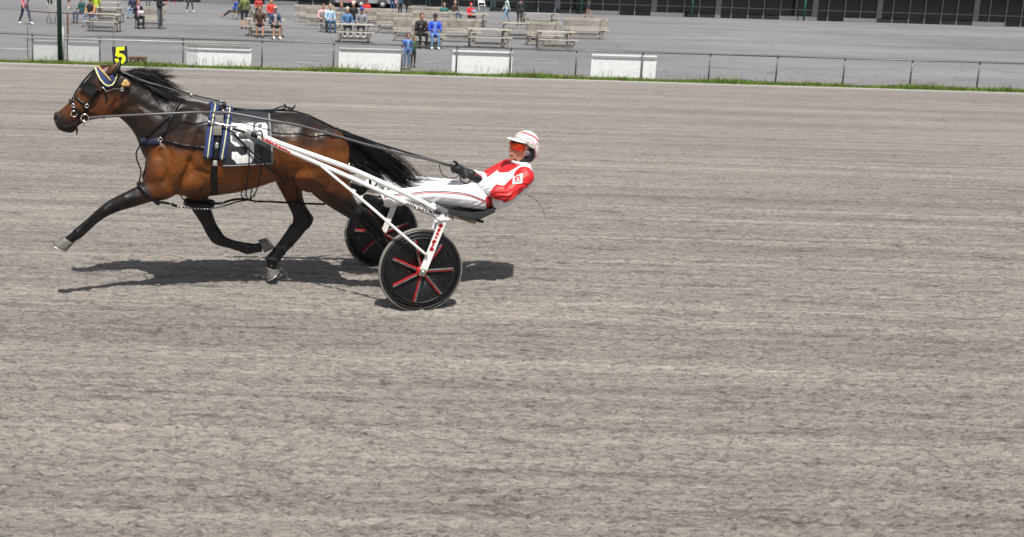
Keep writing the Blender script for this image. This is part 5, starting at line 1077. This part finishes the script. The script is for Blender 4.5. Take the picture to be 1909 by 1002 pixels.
for nm, pts, w_, m_ in (('red_streak', [(974, 247), (985, 250.5), (996, 255.5), (1002, 261.5), (1005, 266)], (3.2, 2.2), M_HRED), ('red_streak', [(970, 247.5), (976, 246)], 1.6, cm((.7, .25, .1), .35)), ('pink_line', [(983, 257.5), (992, 262.5), (997, 269), (999, 280), (999, 292)], 1.5, M_HPNK), ('pink_line', [(982, 264), (990, 266), (995, 271)], 1.4, M_HPNK), ('pink_line', [(1002, 281), (1002, 293)], 1.2, M_HPNK),
                        ('pink_dot', [(1001, 266), (1001.6, 270.5)], 2.4, M_HPNK), ('black_line', [(958, 254.5), (966, 257), (975, 261.5), (983, 267), (992, 271), (996, 278), (997, 295)], .9, M_HBLK), ('black_line', [(967, 250.5), (976, 255), (981, 261.5), (985, 266.5)], .8, M_HBLK), ('black_line', [(956, 258), (974, 263.8), (981.5, 270), (990.5, 274.5), (994.5, 283.5), (995, 297)], .8, M_HBLK), ('pink_line', [(962, 253), (970, 249.5), (976, 248.6)], .8, M_HPNK)):
    strap(helm, nm, pts, w_, m_, .0015, .003, 2, HBV)
V = []; n = 18
for k in range(n + 1):
    a = math.pi * k / n - math.pi / 2; i_ = L(958, 256, 0) if 0 else None
    b0 = L(972, 263.5, 0); f0 = L(954, 256.5, 0); f1 = L(945, 256.5, 0)
    r0 = Vector((b0.x + (f0.x - b0.x) * math.cos(a), .102 * math.sin(a), b0.z + (f0.z - b0.z) * math.cos(a))); r1 = Vector((b0.x + (f1.x - b0.x) * math.cos(a), .106 * math.sin(a), b0.z + (f1.z - b0.z) * math.cos(a) - .004)); V += [r0, r1]
vz = mk('visor', V, [(2 * k, 2 * k + 1, 2 * k + 3, 2 * k + 2) for k in range(n)], M_SW, helm); vz.modifiers.new('s', 'SOLIDIFY').thickness = .006
# gloves
M_GLOVE = mat('black_glove', (.010, .010, .011), .6, var=.35, vscale=30, bump=.4, bscale=70)
def glove(wr, palm, tips, thumb, par):
    q = MB(); q.cap(wr, palm, .037, .044, 12); pd = (palm - wr).normalized()
    for base, mid, tip in tips: q.cap(base, mid, .0125, .0115, 8); q.cap(mid, tip, .0115, .009, 8)
    q.cap(thumb[0], thumb[1], .014, .012, 8); q.cap(thumb[1], thumb[2], .012, .010, 8)
    V, Fs = remesh(q, .0045, 2, .4); return mk('glove', V, Fs, M_GLOVE, par)
y = .10
glove(L(893, 336, .12), L(877, 325, .11), [(L(870, 321 + k * 3.2, .11 + .012 * k), L(862 - k * .8 + 2, 318.5 + k * 3.6, .10), L(864 + k * .4, 324 + k * 3.2, .07)) for k in range(4)], (L(878, 319, .10), L(868, 315, .085), L(862, 314.5, .07)), dv)
glove(FWp, L(853, 315, -.02), [(L(847, 311 + k * 3, .0), L(841 + k * .5, 308 + k * 3.4, .02), L(843 + k, 313 + k * 3, .05)) for k in range(4)], (L(853, 308, .0), L(850, 303, .01), L(846, 301, .02)), dv)
q = MB(); q.tube([L(892, 330 , .175) + Vector((.026 * math.cos(a) , 0, .026 * math.sin(a))) for a in np.linspace(0.2, 3.6, 12)], .0035, 6); q.build('glove_trim', M_SILKR, dv)
wh = fthing('driving_whip', 'thin dark whip trailing in an arc behind the driver back', 'whip', (L(960, 555, 0).x, 0, 0))
scord(wh, 'whip', [(905, 340, -.1), (940, 347, -.15), (977, 361, -.16), (996, 369, -.16), (1010, 386, -.16), (1019, 409, -.16)], .0022, M_LEATHER)
# dirt kicked up by the hoof
q = MB(); g = np.random.default_rng(9)
for _ in range(170):
    px = 507 + g.normal(0, 15); py = 519 - abs(g.normal(0, 9)); c_ = L(px, py, -.15 + g.normal(0, .08)); s_ = g.uniform(.001, .0038)
    if c_.z > .003: q.ball(c_, s_, 5, 4)
o = q.build('kicked_up_dirt', mat('pale_dirt', (.42, .39, .36), .9), None, kind='stuff'); 
for v in o.data.vertices: v.co = ORG + HD * v.co.x + LT * v.co.y + Vector((0, 0, v.co.z))
tag(o, 'spray of pale dirt grains thrown up round the hind hoof', 'dirt')
